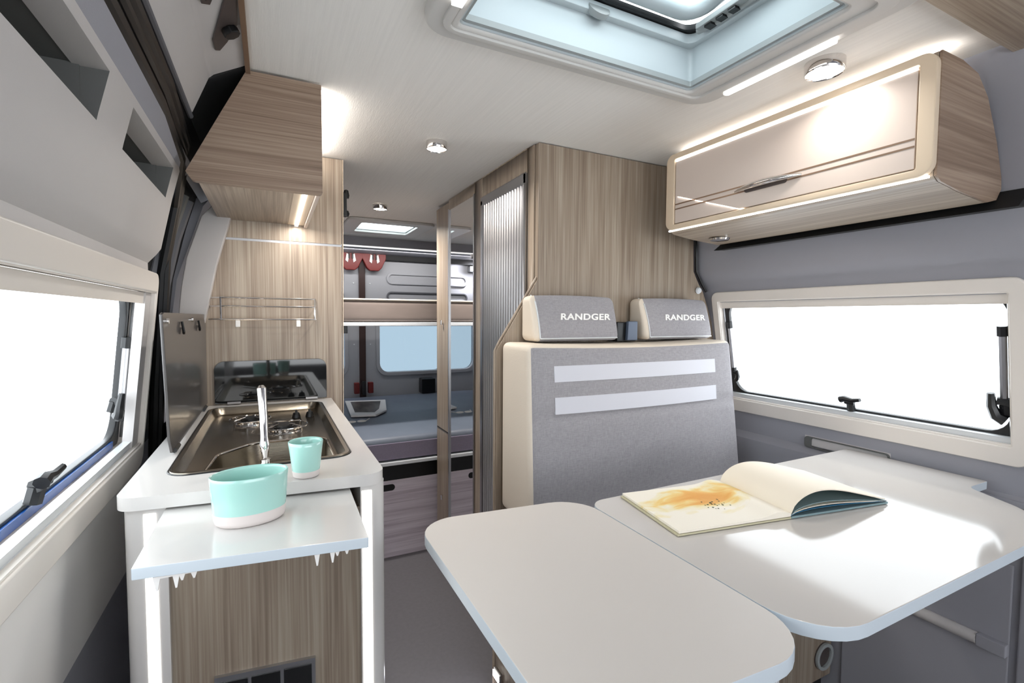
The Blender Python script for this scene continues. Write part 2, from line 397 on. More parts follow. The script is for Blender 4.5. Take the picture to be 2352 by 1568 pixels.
# ------------------------------------------------------------------ WINDOWS
def plane(p0, p1, sgn):
    """2D (y, s) + depth -> world, s measured up the slope, depth towards the room"""
    v = Vector((p1[0]-p0[0], 0, p1[1]-p0[1])); L = v.length; v /= L; n = Vector((v.z, 0, -v.x))*sgn
    o = Vector((p0[0], 0, p0[1]))
    return (lambda d: (lambda p: o+v*p[1]+n*d+Vector((0, p[0], 0)))), L
FL, HL = plane((-.299, .951), (-.25, 1.434), 1)
FR, HR = plane((1.71, .95), (1.62, 1.435), -1)
def window(name, F, H, y0, y1, ins, rev, far):
    """ins = (low y, high y, bottom, top) widths of the face"""
    o = link(bpy.data.objects.new(name, None)); o['kind'] = 'structure'; BASE[o.name] = Vector((0, 0, 0))
    a0, a1, b0, b1 = y0+ins[0], y1-ins[1], ins[2], H-ins[3]
    f = new(); ring(f, rrect(y0, y1, 0, H, .03), rrect(a0, a1, b0, b1, .004), F(-.012), F(0)); obj('window_frame', f, 'wframe', o, bev=.004, seg=3)
    f = new(); ring(f, rrect(a0-.004, a1+.004, b0-.004, b1+.004, .004), rrect(a0+.002, a1-.002, b0+.004, b1-.002, .004), F(-rev), F(-.004)); obj('window_reveal', f, 'wframe', o)
    # blind rails along top and bottom of the opening
    for s, e in ((b1-.004, b1-.030), (b0+.004, b0+.020)):
        f = new(); ring(f, rrect(a0+.002, a1-.002, min(s, e), max(s, e), .003), rrect(a0+.004, a1-.004, min(s, e)+.001, max(s, e)-.001, .002), F(-.03), F(-.014))
        prismq = rrect(a0+.003, a1-.003, min(s, e)+.001, max(s, e)-.001, .002)
        A = [f.verts.new(F(-.016)(p)) for p in prismq]; f.faces.new(A)
        A = [f.verts.new(F(-.028)(p)) for p in prismq]; f.faces.new(A)
        obj('blind_rail', f, 'wframe' if s > H/2 else 'aluw', o, bev=0)
    for y in (a0, a1):
        q = y+.006 if y == a0 else y-.006
        f = new(); 
        for d in (-.026, -.045): tube(f, [F(d)((q, b0+.02)), F(d)((q, b1-.02))], .004, 6)
        obj('blind_guide', f, 'alu', o)
    g0, g1, h0, h1 = a0+.004, a1-.004, b0+.008, b1-.006
    f = new(); ring(f, rrect(g0-.01, g1+.01, h0-.01, h1+.01, .03), rrect(g0+far[0], g1-far[1], h0+far[2], h1-far[3], .05), F(-rev-.012), F(-rev+.004)); obj('window_gasket', f, 'black', o, bev=.003)
    if name == 'window_1':  # reflected sky along the lower edge, built as a blue strip
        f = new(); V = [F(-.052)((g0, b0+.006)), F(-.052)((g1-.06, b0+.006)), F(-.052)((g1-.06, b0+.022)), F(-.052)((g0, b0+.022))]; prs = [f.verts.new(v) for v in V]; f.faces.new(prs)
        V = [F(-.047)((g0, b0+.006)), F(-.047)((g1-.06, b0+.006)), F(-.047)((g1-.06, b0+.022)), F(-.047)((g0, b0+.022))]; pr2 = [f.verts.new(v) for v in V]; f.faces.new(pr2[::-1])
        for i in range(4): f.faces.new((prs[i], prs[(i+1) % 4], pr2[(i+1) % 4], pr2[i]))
        obj('window_reflection', f, 'bluereflection', o)
    f = new(); lp = rrect(g0+.002, g1-.002, h0+.002, h1-.002, .04)
    A = [f.verts.new(F(-rev-.010)(p)) for p in lp]; B = [f.verts.new(F(-rev-.013)(p)) for p in lp]
    f.faces.new(A); f.faces.new(B[::-1]); n = len(lp)
    for i in range(n): f.faces.new((A[i], B[i], B[(i+1) % n], A[(i+1) % n]))
    obj('pane', f, 'glass', o)
    return o, (g0, g1, h0, h1)
w1, G1 = window('window_1', FL, HL, .27, 1.50, (.02, .013, .055, .048), .055, (.022, .022, .020, .011))
w2, G2 = window('window_2', FR, HR, .485, 1.415, (.035, .03, .052, .038), .032, (.006, .022, .019, .006))
def latch(parent, F, y, s, d0, sgn, horizontal=True, k=1.0):
    """black plastic latch: block on the gasket, pivot and a curved lever"""
    f = new(); q = lambda a, b, d: F(d0+d)((y+a*k, s+b*k))
    tube(f, [q(0, -.012, 0), q(0, .012, .004)], .011*k, 8); tube(f, [q(-.01, .014, .004), q(.012, .018, .012)], [.010*k, .008*k], 8)
    if horizontal: tube(f, [q(-.022*sgn, .022, .016), q(-.01*sgn, .026, .016), q(.012*sgn, .024, .018), q(.034*sgn, .030, .022)], [.010*k, .009*k, .0065*k, .005*k], 8)
    else: tube(f, [q(.0, -.02, .012), q(.012*sgn, -.012, .016), q(.018*sgn, .008, .018), q(.018*sgn, .034, .02)], [.012*k, .010*k, .008*k, .006*k], 8)
    return obj('window_latch', f, 'black', parent)
latch(w1, FL, .985, G1[2]+.034, -.045, 1, k=1.1); latch(w1, FL, 1.40, G1[2]+.10, -.05, -1, False)
latch(w2, FR, .915, G2[2]+.026, -.028, -1, k=1.15); latch(w2, FR, .535, G2[2]+.085, -.028, 1, False, 1.35); latch(w2, FR, 1.345, G2[2]+.085, -.028, -1, False, .8)
def stay(parent, F, y, s0, s1, d):
    f = new(); tube(f, [F(d)((y, s0)), F(d)((y, s1))], .0085, 8); a = obj('stay_arm', f, 'alu', parent)
    f = new(); tube(f, [F(d)((y, s1-.004)), F(d)((y, s1+.022))], .012, 8); obj('stay_end', f, 'black', a)
    f = new(); tube(f, [F(d)((y, s0-.02)), F(d)((y, s0+.006))], .011, 8); obj('stay_end', f, 'black', a)
stay(w1, FL, 1.455, .14, .30, -.045); stay(w2, FR, .538, .17, .345, -.022); stay(w2, FR, 1.362, .17, .345, -.03)

# ------------------------------------------------------------------ REAR of the van
YR = 4.10
def panel_with_holes(bm, x0, x1, z0, z1, holes, y0, y1, r):
    """each hole a rounded rect; panel split into cells around them"""
    xs = sorted({x0, x1, *[h[0] for h in holes], *[h[1] for h in holes]})
    for xa, xb in zip(xs, xs[1:]):
        hs = [h for h in holes if h[0] <= (xa+xb)/2 <= h[1]]
        if not hs: box(bm, xa, xb, y0, y1, z0, z1)
        else:
            h = hs[0]; box(bm, xa, xb, y0, y1, z0, h[2]); box(bm, xa, xb, y0, y1, h[3], z1)
    for h in holes:
        for cx, cz, sx, sz in ((h[0], h[2], 1, 1), (h[1], h[2], -1, 1), (h[0], h[3], 1, -1), (h[1], h[3], -1, -1)):
            pts = [(cx, cz)]+[(cx+sx*(r-r*math.sin(t)), cz+sz*(r-r*math.cos(t))) for t in [PI/2*k/8 for k in range(9)]]
            prism(bm, pts, 'y', y0, y1)
def rear_door(name, x0, x1, hx0, hx1, label_n):
    o = link(bpy.data.objects.new(name, None)); o['kind'] = 'structure'; BASE[o.name] = Vector((0, 0, 0))
    f = new(); panel_with_holes(f, x0, x1, 0, 1.86, [(hx0, hx1, .86, 1.42)], YR, YR+.05, .08); obj('door_panel', f, 'doorgrey', o)
    f = new(); ring(f, rrect(hx0-.03, hx1+.03, .83, 1.45, .10), rrect(hx0, hx1, .86, 1.42, .08), lambda p: (p[0], YR-.002, p[1]), lambda p: (p[0], YR-.012, p[1])); obj('door_window_trim', f, 'doorgrey', o, bev=.003)
    f = new(); box(f, hx0-.01, hx1+.01, YR+.03, YR+.034, .85, 1.43); obj('pane', f, 'tint', o)
    # pressed ribs above the window
    f = new(); cxa = hx0+.06
    ring(f, rrect(cxa, hx1, 1.60, 1.70, .05), rrect(cxa+.02, hx1-.02, 1.62, 1.68, .03), lambda p: (p[0], YR, p[1]), lambda p: (p[0], YR-.012, p[1])); obj('pressed_rib', f, 'doorgrey', o, bev=.004)
    f = new(); ring(f, rrect(cxa, hx1, 1.46, 1.54, .04), rrect(cxa+.015, hx1-.015, 1.475, 1.525, .025), lambda p: (p[0], YR, p[1]), lambda p: (p[0], YR-.012, p[1])); obj('pressed_rib', f, 'grey_d', o, bev=.004)
    for sx, sz in ((.10, 1.60), (.10, 1.10)):
        xx = (x0+sx*.5) if x0 > .6 else (x1-sx*.5)
        f = new(); lathe(f, [(0, 0), (.006, 0), (.006, .003), (0, .004)], (0, 0, 0), 10)
        bmesh.ops.rotate(f, verts=f.verts, matrix=Matrix.Rotation(PI/2, 3, 'X')); bmesh.ops.translate(f, verts=f.verts, vec=(xx, YR-.001, sz)); obj('screw_cap', f, 'aluw', o)
    return o
rear_door('door_1', -.36, .655, -.03, .53, 1); rear_door('door_2', .685, 1.72, .81, 1.37, 2)
pd = new(); box(pd, .645, .695, YR-.02, YR+.05, 0, 1.86); struct('trim_13', pd, 'maroon', bev=.004)
wb = new(); box(wb, -.36, 1.75, YR+.02, YR+.07, 1.84, 2.05); box(wb, -.42, 1.76, YR+.055, YR+.1, 0, .82); struct('wall_rear', wb, 'grey')
hb = new(); prism(hb, [(3.715, 1.925), (3.725, 1.86), (3.78, 1.835), (4.12, 1.835), (4.12, 1.96), (3.715, 1.96)], 'x', -.2, 1.46); struct('trim_14', hb, 'grey', bev=.006)
hs = new(); tube(hs, [(-.1, 3.74, 1.853), (1.45, 3.74, 1.853)], .008, 8); struct('trim_15', hs, 'addedglow')  # silver trim line, its glow added to brighten the rear
l = area_lamp('beam_fill', (.65, 3.775, 1.832), 1.4, 4.5, (1, .98, .96), size_y=.02, rot=(math.radians(50), 0, 0))  # added fill light for the rear doors, no lamp sits here
hk = new(); box(hk, -.2, 1.46, 4.04, 4.10, 1.795, 1.836); struct('trim_16', hk, 'blackm')
def latch_cover(x, lab):
    t = thing('latch_cover', lab, 'latch', (x, 4.06, 1.69), 'red latch covers on the rear doors')
    f = new(); pts = [(x-.095, 1.845), (x-.095, 1.80), (x-.06, 1.725), (x-.035, 1.70), (x+.035, 1.70), (x+.06, 1.725), (x+.095, 1.80), (x+.095, 1.845)]
    prism(f, pts, 'y', 4.03, 4.078); obj('cover', f, 'red', t, bev=.008)
    for s in (-1, 1):
        f = new(); prism(f, [(x+s*.012, 1.82), (x+s*.030, 1.83), (x+s*.040, 1.775), (x+s*.022, 1.76)], 'y', 4.022, 4.03); obj('white_mark', f, 'thread', t)
        f = new(); tube(f, [(x+s*.014, 4.02, 1.845), (x+s*.014, 4.02, 1.79)], .005, 6); obj('latch_pin', f, 'black', t)
latch_cover(.575, 'red latch cover with white marks left of the rear door post'); latch_cover(.76, 'red latch cover with white marks right of the rear door post')
t = thing('door_lock', 'pinkish red lock clasp at the foot of the rear door post', 'lock', (.67, 4.06, .70))
for s in (-1, 1):
    f = new(); box(f, .67+s*.055-.02, .67+s*.055+.02, 4.03, 4.078, .70, .79); obj('clasp', f, 'red', t, bev=.006)
f = new(); box(f, .655, .685, 4.03, 4.078, .69, .80); obj('bolt', f, 'black', t, bev=.003)

# ceiling roof vent at the rear
t = thing('roof_vent', 'small rectangular rear roof vent showing white sky above the bunk', 'roof vent', (.685, 3.245, 1.905))
up_ = lambda z: (lambda p: (p[0], p[1], z))
f = new(); ring(f, rrect(.42, .95, 2.99, 3.50, .04), rrect(.51, .86, 3.08, 3.41, .02), up_(1.919), up_(1.903)); obj('vent_frame', f, 'hatch', t, bev=.004)
f = new(); ring(f, rrect(.50, .87, 3.07, 3.42, .01), rrect(.515, .855, 3.085, 3.405, .01), up_(1.92), up_(1.936)); obj('shaft', f, 'shaft', t)
f = new(); box(f, .502, .868, 3.072, 3.418, 1.932, 1.936); obj('dome', f, 'dome', t)

# big skylight
t = thing('skylight', 'large opening roof hatch with pale grey frame, white shaft and locking bar', 'skylight', (.655, .70, 1.89))
f = new(); ring(f, rrect(.268, 1.045, .435, .962, .06, 8), rrect(.335, .952, .535, .912, .012, 8), up_(1.919), up_(1.894)); obj('skylight_frame', f, 'hatch', t, bev=.007, seg=3)
f = new(); ring(f, rrect(.300, 1.012, .468, .934, .04, 8), rrect(.318, .985, .50, .920, .02, 8), up_(1.900), up_(1.8885)); obj('frame_ridge', f, 'hatch', t, bev=.003)
f = new(); ring(f, rrect(.325, .962, .525, .922, .015), rrect(.338, .948, .538, .909, .012), up_(1.90), up_(2.02)); obj('shaft', f, 'shaft', t)
f = new(); ring(f, rrect(.337, .950, .537, .911, .004), rrect(.345, .941, .546, .9, .004), up_(1.904), up_(1.916)); obj('screen_rail', f, 'lens', t)
f = new(); ring(f, rrect(.33, .955, .53, .915, .02), rrect(.352, .932, .555, .892, .02), up_(2.022), up_(1.998)); obj('shaft_ledge', f, 'shaft', t, bev=.004)
f = new(); ring(f, rrect(.34, .945, .54, .905, .03), rrect(.36, .925, .56, .885, .03), up_(2.035), up_(2.023)); obj('rubber_seal', f, 'black', t)
f = new(); pts = rrect(.375, .905, .57, .862, .05, 6)
tube(f, [(a, b, 2.045+.10*(.862-b)) for a, b in pts], .020, 10, closed=True); obj('dome_frame', f, 'shaft', t)
f = new(); pts = rrect(.36, .92, .56, .875, .05, 6); A = [f.verts.new((a, b, 2.062+.10*(.862-b))) for a, b in pts]; B = [f.verts.new((a, b, 2.066+.10*(.862-b))) for a, b in pts]
f.faces.new(A[::-1]); f.faces.new(B); obj('dome', f, 'dome', t)
f = new(); lathe(f, [(0, -.008), (.020, -.008), (.022, -.003), (.022, .006), (0, .006)], (0, 0, 0), 24, 1.25, 1)
bmesh.ops.rotate(f, verts=f.verts, matrix=Matrix.Rotation(math.radians(62), 3, 'X')); bmesh.ops.translate(f, verts=f.verts, vec=(.655, .895, 2.005)); obj('lock_button', f, 'lens', t)
f = new(); tube(f, [(.918, .86, 2.01), (.925, .80, 2.006), (.925, .68, 2.006), (.925, .60, 2.01)], .008, 8); box(f, .90, .93, .72, .85, 2.004, 2.018); h = obj('locking_bar', f, 'lens', t, bev=.003)
for k in range(3):
    f = new(); box(f, .905, .925, .745+k*.032, .764+k*.032, 1.999, 2.005); obj('bar_slot', f, 'black', h)
f = new(); prism(f, rrect(1.014, 1.032, .60, .865, .006), 'z', 1.886, 1.896); obj('light_strip', f, 'led', t, label='glowing strip light along the right side')
f = new(); box(f, .298, .318, .62, .845, 1.886, 1.894); obj('light_strip', f, 'led', t, label='glowing strip light at the left corner')

# round ceiling lamps
def ceiling_lamp(x, y, r, lab, power):
    t = thing('ceiling_lamp', lab, 'ceiling lamp', (x, y, 1.90), 'round ceiling spots')
    f = new(); lathe(f, [(r*.87, .019), (r*.87, -.003), (r*.92, -.006), (r*.97, -.002), (r*.99, .019)], (x, y, 1.90), 36); obj('rim', f, 'chrome', t)
    f = new(); lathe(f, [(0, -.004), (r*.8, -.0035), (r*.862, -.002), (r*.862, .012), (0, .012)], (x, y, 1.90), 36); obj('diffuser', f, 'lamp', t)
    l = area_lamp('lamp_light', (x, y, 1.892), r*1.6, power, spread=2.6); l.parent = t; l.location = (0, 0, -.011)
    return t
ceiling_lamp(1.150, .698, .042, 'large round lit ceiling spot between skylight and overhead cabinet', .7)
ceiling_lamp(.511, 1.60, .036, 'round lit ceiling spot over the aisle beside the wardrobe', 3.0)
ceiling_lamp(.526, 2.62, .038, 'small round lit ceiling spot far back, before the rear vent', 10)

t = thing('reading_lamp', 'bright reading lamp on the left of the rear beam, seen in the mirror', 'lamp', (.0, 4.03, 1.76))
f = new(); box(f, -.03, .03, 4.03, 4.098, 1.735, 1.785); obj('housing', f, 'alu', t, bev=.005)
f = new(); box(f, -.024, .024, 4.027, 4.031, 1.740, 1.780); obj('lens', f, 'lamp', t)
l = area_lamp('reading_glow', (0, -.01, 0), .05, 10, (.93, .93, 1), rot=(math.radians(75), 0, 0)); l.parent = t
# ------------------------------------------------------------------ BED
t = thing('rear_bed', 'rear bed with blue-grey cover on a pale wood base', 'bed', (.7, 3.3, 0))
f = new(); box(f, -.33, 1.69, 2.624, 2.65, 0, .43); obj('base_front', f, 'pale', t, bev=.002)
f = new(); box(f, -.33, 1.69, 2.66, 4.02, .01, .50); obj('base', f, 'blackm', t)
f = new(); box(f, -.33, 1.69, 2.628, 2.66, .43, .52); obj('front_gap', f, 'black', t, label='black band under the mattress')
f = new(); box(f, -.33, 1.69, 2.60, 4.06, .518, .538); obj('slat_board', f, 'edge', t, bev=.004)
f = new(); roundbox(f, -.33, 1.69, 2.615, 4.06, .54, .672, .03, lambda p, u: p+Vector((0, 0, .004*math.sin(p.x*14)*math.cos(p.y*9)*max(0, u[2])))); obj('mattress', f, 'bed', t)
f = new(); box(f, -.32, 1.68, 2.611, 2.62, .548, .64); obj('mattress_side', f, 'bedside', t, bev=.004)
f = new(); prism(f, rrect(.50, .595, .375, .41, .017), 'y', 2.6215, 2.6245); obj('grip_hole', f, 'black', t)
t = thing('bunk_bed', 'upper bunk with brown-grey cover across the rear', 'bunk', (.7, 3.3, 1.28))
f = new(); roundbox(f, -.19, 1.60, 2.80, 3.55, 1.30, 1.425, .02); obj('mattress', f, 'bunk', t)
f = new(); box(f, -.19, 1.60, 2.79, 3.55, 1.275, 1.297); obj('bunk_board', f, 'edge', t, bev=.004)
f = new(); tube(f, [(-.18, 2.80, 1.425), (1.6, 2.80, 1.425)], .006, 8); obj('piping', f, 'leather', t)
for x in (.35, 1.02):
    f = new(); box(f, x, x+.03, 2.80, 2.83, 1.235, 1.275); obj('hinge', f, 'black', t, bev=.003)
for xa, xb in ((-.27, -.19), (1.60, 1.635)):
    f = new(); box(f, xa, xb, 2.8, 3.5, 1.24, 1.30); obj('bracket', f, 'alu', t)
# tray-like magazine and glasses on the bed
t = thing('picture_magazine', 'white-edged magazine with a dark cover picture on the rear bed', 'magazine', (.58, 3.5, .676))
f = new(); pts = [(.45, 3.22), (.60, 3.18), (.70, 3.32), (.78, 3.74), (.49, 3.80)]
prism(f, pts, 'z', .678, .690); obj('pages', f, 'thread', t, bev=.003)
f = new(); prism(f, [(.49, 3.32), (.61, 3.27), (.66, 3.38), (.73, 3.68), (.52, 3.73)], 'z', .690, .692); obj('cover_picture', f, mat('magazine_picture', srgb(120, 116, 112), .3, noise=((18, 5, 5), .9), c2=srgb(26, 30, 22)), t)
t = thing('sunglasses', 'tiny white folded glasses on the bed in front of the magazine', 'glasses', (.46, 3.05, .677))
f = new()
for s in (-1, 1): tube(f, [(.46+s*.03+.024*math.cos(a), 3.05+.016*math.sin(a), .684) for a in [2*PI*k/14 for k in range(14)]], .004, 6, closed=True)
obj('rims', f, 'thread', t)
for q in ((.515, .55), (.405, .39)):
    f = new(); tube(f, [(q[0], 3.05, .684), (q[1], 3.12, .682)], .003, 6); obj('temple', f, 'thread', t)
f = new(); tube(f, [(1.15, 3.9, .674), (1.15, 3.9, .78)], .001, 4)
f.free()
bx = sbox(1.14, 1.26, 3.99, 4.085, .676, .80); single('black_case', bx, 'black', 'small black case standing on the bed against the rear door', 'case', bev=.006)
f2 = new(); box(f2, .2555, .268, 1.96, 1.99, 1.715, 1.80); lathe(f2, [(0, 0), (.010, 0), (.012, .012), (.008, .03), (0, .034)], (.268, 1.975, 1.785), 12); lathe(f2, [(0, 0), (.008, 0), (.012, .012), (.008, .022), (0, .025)], (.268, 1.975, 1.715), 12)
box(f2, .251, .258, 1.945, 1.98, 1.72, 1.80)
single('black_hook', f2, 'black', 'black swivel hook fixed behind the kitchen partition near the ceiling', 'hook', bev=0)

# ------------------------------------------------------------------ WARDROBE with mirror and tambour door
XW = .81; YN = 1.435
t = thing('wardrobe', 'tall wood-grain wardrobe with mirror and silver tambour door', 'wardrobe', (XW, 2.0, 0))
f = new(); poly = [(.66, 0), (1.69, 0), (1.69, 1.24), (1.60, 1.44), (1.575, 1.47), (1.545, 1.52), (1.54, 1.64), (1.51, 1.74), (1.455, 1.86), (1.41, 1.917), (.815, 1.917), (.815, 1.46), (.68, 1.25), (.66, 1.22)]
prism(f, poly, 'y', YN, YN+.022); obj('end_panel', f, 'wood_side', t, bev=.002)
f = new(); tube(f, [(.8155, YN+.010, 1.468), (.677, YN+.010, 1.252), (.659, YN+.010, 1.22), (.659, YN+.010, .02)], .004, 8); obj('panel_edge', f, 'wood_v', t)
f = new(); box(f, XW, 1.40, YN+.024, 1.51, .02, 1.917); box(f, XW, 1.40, 1.91, 1.995, .02, 1.917); box(f, XW+.0, 1.40, 2.34, 2.54, .02, 1.905)
box(f, XW, .83, 1.51, 1.91, 1.83, 1.917); box(f, XW, .83, 1.995, 2.34, 1.865, 1.917); box(f, XW, .83, 1.995, 2.34, 0.02, .10); box(f, XW, .83, 1.51, 1.91, .02, .06); obj('face_frame', f, 'wood_v', t, bev=.0025)
f = new(); box(f, .85, 1.40, 1.49, 2.54, 0, 1.90); obj('carcass', f, 'wood_v', t)
f = new(); box(f, XW-.002, XW+.002, 2.345, 2.53, .728, .732); obj('joint_line', f, 'blackm', t)
f = new(); box(f, XW+.002, XW+.008, 2.0, 2.335, .10, 1.865); obj('mirror', f, 'mirror', t)
for ya in (1.993, 2.332):
    f = new(); box(f, XW-.004, XW+.004, ya, ya+.01, .10, 1.87); obj('mirror_edge', f, 'alu', t)
f = new(); N_ = 17
for k in range(N_):
    y0 = 1.525+(1.895-1.525)*k/N_; dy = (1.895-1.525)/N_
    prism(f, [(XW+.016, y0), (XW+.010, y0+dy*.08), (XW+.001, y0+dy*.22), (XW-.003, y0+dy*.45), (XW-.003, y0+dy*.6), (XW+.003, y0+dy*.82), (XW+.012, y0+dy)], 'z', .06, 1.80)
obj('tambour_door', f, 'alu', t, label='silver vertical-slat roller door', smooth=25)
f = new(); box(f, XW-.006, XW+.01, 1.893, 1.915, .04, 1.82); box(f, XW-.006, XW+.01, 1.508, 1.527, .04, 1.835); box(f, XW-.006, XW+.01, 1.508, 1.915, 1.80, 1.835); obj('door_track', f, 'alu', t, bev=.002)
for z in (1.30, .367):
    f = new(); tube(f, [(XW-.010, 2.43, z-.012), (XW-.010, 2.43, z+.012)], .006, 8); obj('catch', f, 'chrome', t)
f = new(); tube(f, [(XW-.008, 2.02, 1.60), (XW+.002, 2.02, 1.60)], .010, 10); obj('mirror_clip', f, 'chrome', t)
kn = new(); lathe(kn, [(0, 0), (.010, 0), (.014, .006), (.010, .014), (0, .015)], (0, 0, 0), 16); bmesh.ops.rotate(kn, verts=kn.verts, matrix=Matrix.Rotation(PI/2, 3, 'X')); bmesh.ops.translate(kn, verts=kn.verts, vec=(1.565, 1.434, 1.443))
single('wall_button', kn, 'edge', 'small white round cap on the wardrobe end beside the window', 'cap')
ga = new(); tube(ga, [(1.405, 1.428, 1.915), (1.46, 1.428, 1.86), (1.515, 1.428, 1.74), (1.545, 1.428, 1.64), (1.552, 1.428, 1.52), (1.585, 1.428, 1.47), (1.61, 1.428, 1.44)], .006, 6); struct('trim_17', ga, 'black')

# ------------------------------------------------------------------ SEAT BENCH
t = thing('bench_base', 'wood-grain bench box below the dinette seat with a round socket', 'bench', (1.17, 1.15, 0))
f = new(); box(f, .66, 1.69, .93, YN-.002, .12, .55); obj('body', f, 'wood_front', t, bev=.003)
f = new(); box(f, .69, 1.69, .96, YN-.002, 0, .12); obj('plinth', f, 'blackm', t)
f = new(); prism(f, [(1.64+.045*math.cos(a), .20+.045*math.sin(a)) for a in [2*PI*k/28 for k in range(28)]], 'y', .926, .93); s1 = obj('socket', f, 'knobgrey', t)
f = new(); ci = lambda r: [(1.64+r*math.cos(a), .20+r*math.sin(a)) for a in [2*PI*k/28 for k in range(28)]]
ring(f, ci(.045), ci(.033), lambda p: (p[0], .928, p[1]), lambda p: (p[0], .918, p[1])); obj('socket_ring', f, 'lens', s1, bev=.002)
t = thing('step_light', 'small lit step lamp low on the bench side by the aisle', 'lamp', (.652, 1.40, .14))
f = new(); box(f, .648, .659, 1.375, 1.425, .125, .155); obj('housing', f, 'alu', t, bev=.003)
f = new(); box(f, .645, .648, 1.38, 1.42, .13, .15); obj('lens', f, 'lamp', t)
l = area_lamp('step_glow', (-.012, 0, 0), .04, .5, (.82, .84, 1), rot=(0, math.radians(60), 0)); l.parent = t
def seatfn(p, u):
    q = p.copy(); zt = (u[2]+1)/2
    q.x += (1-zt)*.05*max(0, u[0])                     # widens towards the foot on the wall side
    if u[1] < 0:
        q.y -= -u[1]*(.022*(1-u[0]**2)*(1-u[2]**2))+0*.0
        if 0.0 < zt: q.y += .008*math.exp(-((q.z-1.030)/.008)**2)*(1 if abs(u[0]) < .97 else 0)
        q.y -= .03*(1-zt)*(-u[1])
    if u[2] > .9: q.z -= .008*math.sin((u[0]+1)*PI/2)
    return q
t = thing('dinette_sofa', 'double dinette seat with grey heather cover and cream sides', 'seat', (1.1, 1.2, .55))
f = new(); roundbox(f, .672, 1.53, 1.235, 1.425, .70, 1.25, .022, seatfn, m=26); o = obj('backrest', f, ['fab', 'leather'], t)
for p in o.data.polygons:
    n = p.normal; c = p.center+BASE[o.name]
    if n.x < -.6 or (n.z > .6) or (c.x < .69 and n.y > -.75): p.material_index = 1
def on_front(x, z):
    # same bulge as the backrest face, slightly proud
    u0 = (x-.672)/(.858)*2-1; zt = (z-.70)/.55; u2 = zt*2-1
    return 1.235-.022*(1-u0**2)*(1-u2**2)-.03*(1-zt)-.0015
for z0, z1 in ((1.136, 1.184), (1.040, 1.090)):
    f = new(); n = 24; V = []
    for i in range(n+1):
        x = .755+(1.435-.755)*i/n; V.append([f.verts.new((x, on_front(x, z)-d, z)) for z, d in ((z0, 0), (z1, 0), (z1, -.006), (z0, -.006))])
    for a, b in zip(V, V[1:]):
        for k in range(4): f.faces.new((a[k], b[k], b[(k+1) % 4], a[(k+1) % 4]))
    f.faces.new(V[0]); f.faces.new(V[-1][::-1]); obj('pale_stripe', f, 'stripe', t, label='pale horizontal stripe')
f = new(); roundbox(f, .67, 1.66, .94, 1.22, .553, .68, .03); obj('seat_cushion', f, 'fab', t)
def headrest(x0, x1, lab):
    t = thing('headrest', lab, 'headrest', ((x0+x1)/2, 1.37, 1.252), 'dinette headrests')
    def fn(p, u):
        q = p.copy(); zt = (u[2]+1)/2
        if u[1] < 0: q.y += .045*zt**1.6*(-u[1])
        q.z += .004*(1-u[0]**2)*max(0, u[2]); return q
    f = new(); roundbox(f, x0, x1, 1.325, 1.428, 1.252, 1.400, .020, fn, m=10); o = obj('pad', f, ['fab', 'leather'], t)
    for p in o.data.polygons:
        c = p.center+BASE[o.name]
        if c.x < x0+.018: p.material_index = 1
    f = new()
    tube(f, [(x0+.018, 1.325+.045*((z-1.252)/.148)**1.6-.001, z) for z in [1.262+.013*k for k in range(10)]]+[(x0+.018, 1.39, 1.402)], .0025, 6)
    tube(f, [(x0+.02, 1.326, 1.262), (x1-.012, 1.326, 1.262)], .0025, 6); obj('piping', f, 'aluw', t)
    wd = (x1-x0)*.60; xa = x0+(x1-x0)*.30
    f = text_mesh('RANDGER', wd, .022, .0025, lambda a, b, d: (xa+a, 1.325+.045*((1.322+b-1.252)/.148)**1.6-.0005-d, 1.322+b)); obj('lettering', f, 'thread', t, label='white stitched lettering')
    return t
headrest(.745, 1.082, 'left headrest with white lettering, nearer the aisle, on the seat back')
headrest(1.200, 1.540, 'right headrest with white lettering, beside the window, on the seat back')
t = thing('belt_guide', 'black and blue-grey plastic block between the two headrests', 'belt guide', (1.14, 1.37, 1.252))
f = new(); box(f, 1.098, 1.185, 1.36, 1.42, 1.245, 1.315); obj('block', f, 'black', t, bev=.004)
f = new(); prism(f, [(1.132, 1.25), (1.178, 1.25), (1.178, 1.318), (1.136, 1.318)], 'y', 1.345, 1.36); obj('front_plate', f, 'bluegrey', t, bev=.003)

# ------------------------------------------------------------------ TABLE
def slab(pts, z0, z1):
    f = new(); prism(f, pts, 'z', z0, z1); return f
def corner(p, a, b, r, n=8):
    """rounded corner at p between directions from a and to b"""
    P, A, B = Vector(p), Vector(a), Vector(b)
    u = (A-P).normalized(); v = (B-P).normalized(); th = u.angle(v); d = r/math.tan(th/2)
    c = P+(u+v).normalized()*(r/math.sin(th/2)); s = P+u*d; e = P+v*d
    a0 = math.atan2(s.y-c.y, s.x-c.x); a1 = math.atan2(e.y-c.y, e.x-c.x); da = (a1-a0+PI) % (2*PI)-PI
    return [(c.x+r*math.cos(a0+da*k/n), c.y+r*math.sin(a0+da*k/n)) for k in range(n+1)]
def rounded(poly):
    out = []; n = len(poly)
    for i, (x, y, r) in enumerate(poly):
        if r <= 0: out.append((x, y)); continue
        out += corner((x, y), poly[i-1][:2], poly[(i+1) % n][:2], r)
    return out
t = thing('dinette_table', 'white glossy table fixed to the wall below the right window', 'table', (1.1, .65, 0))
ZT = .90
top = rounded([(.652, .365, .10), (1.46, .365, .02), (1.535, .455, .03), (1.60, .563, .035), (1.705, .563, .004), (1.705, .915, 0), (.652, .908, .045)])
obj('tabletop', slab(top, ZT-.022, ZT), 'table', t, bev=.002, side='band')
f = new(); prism(f, [(1.700, .80), (1.712, .80), (1.712, .865), (1.700, .865)], 'y', .44, .92); obj('wall_rail', f, 'grey', t, bev=.002)
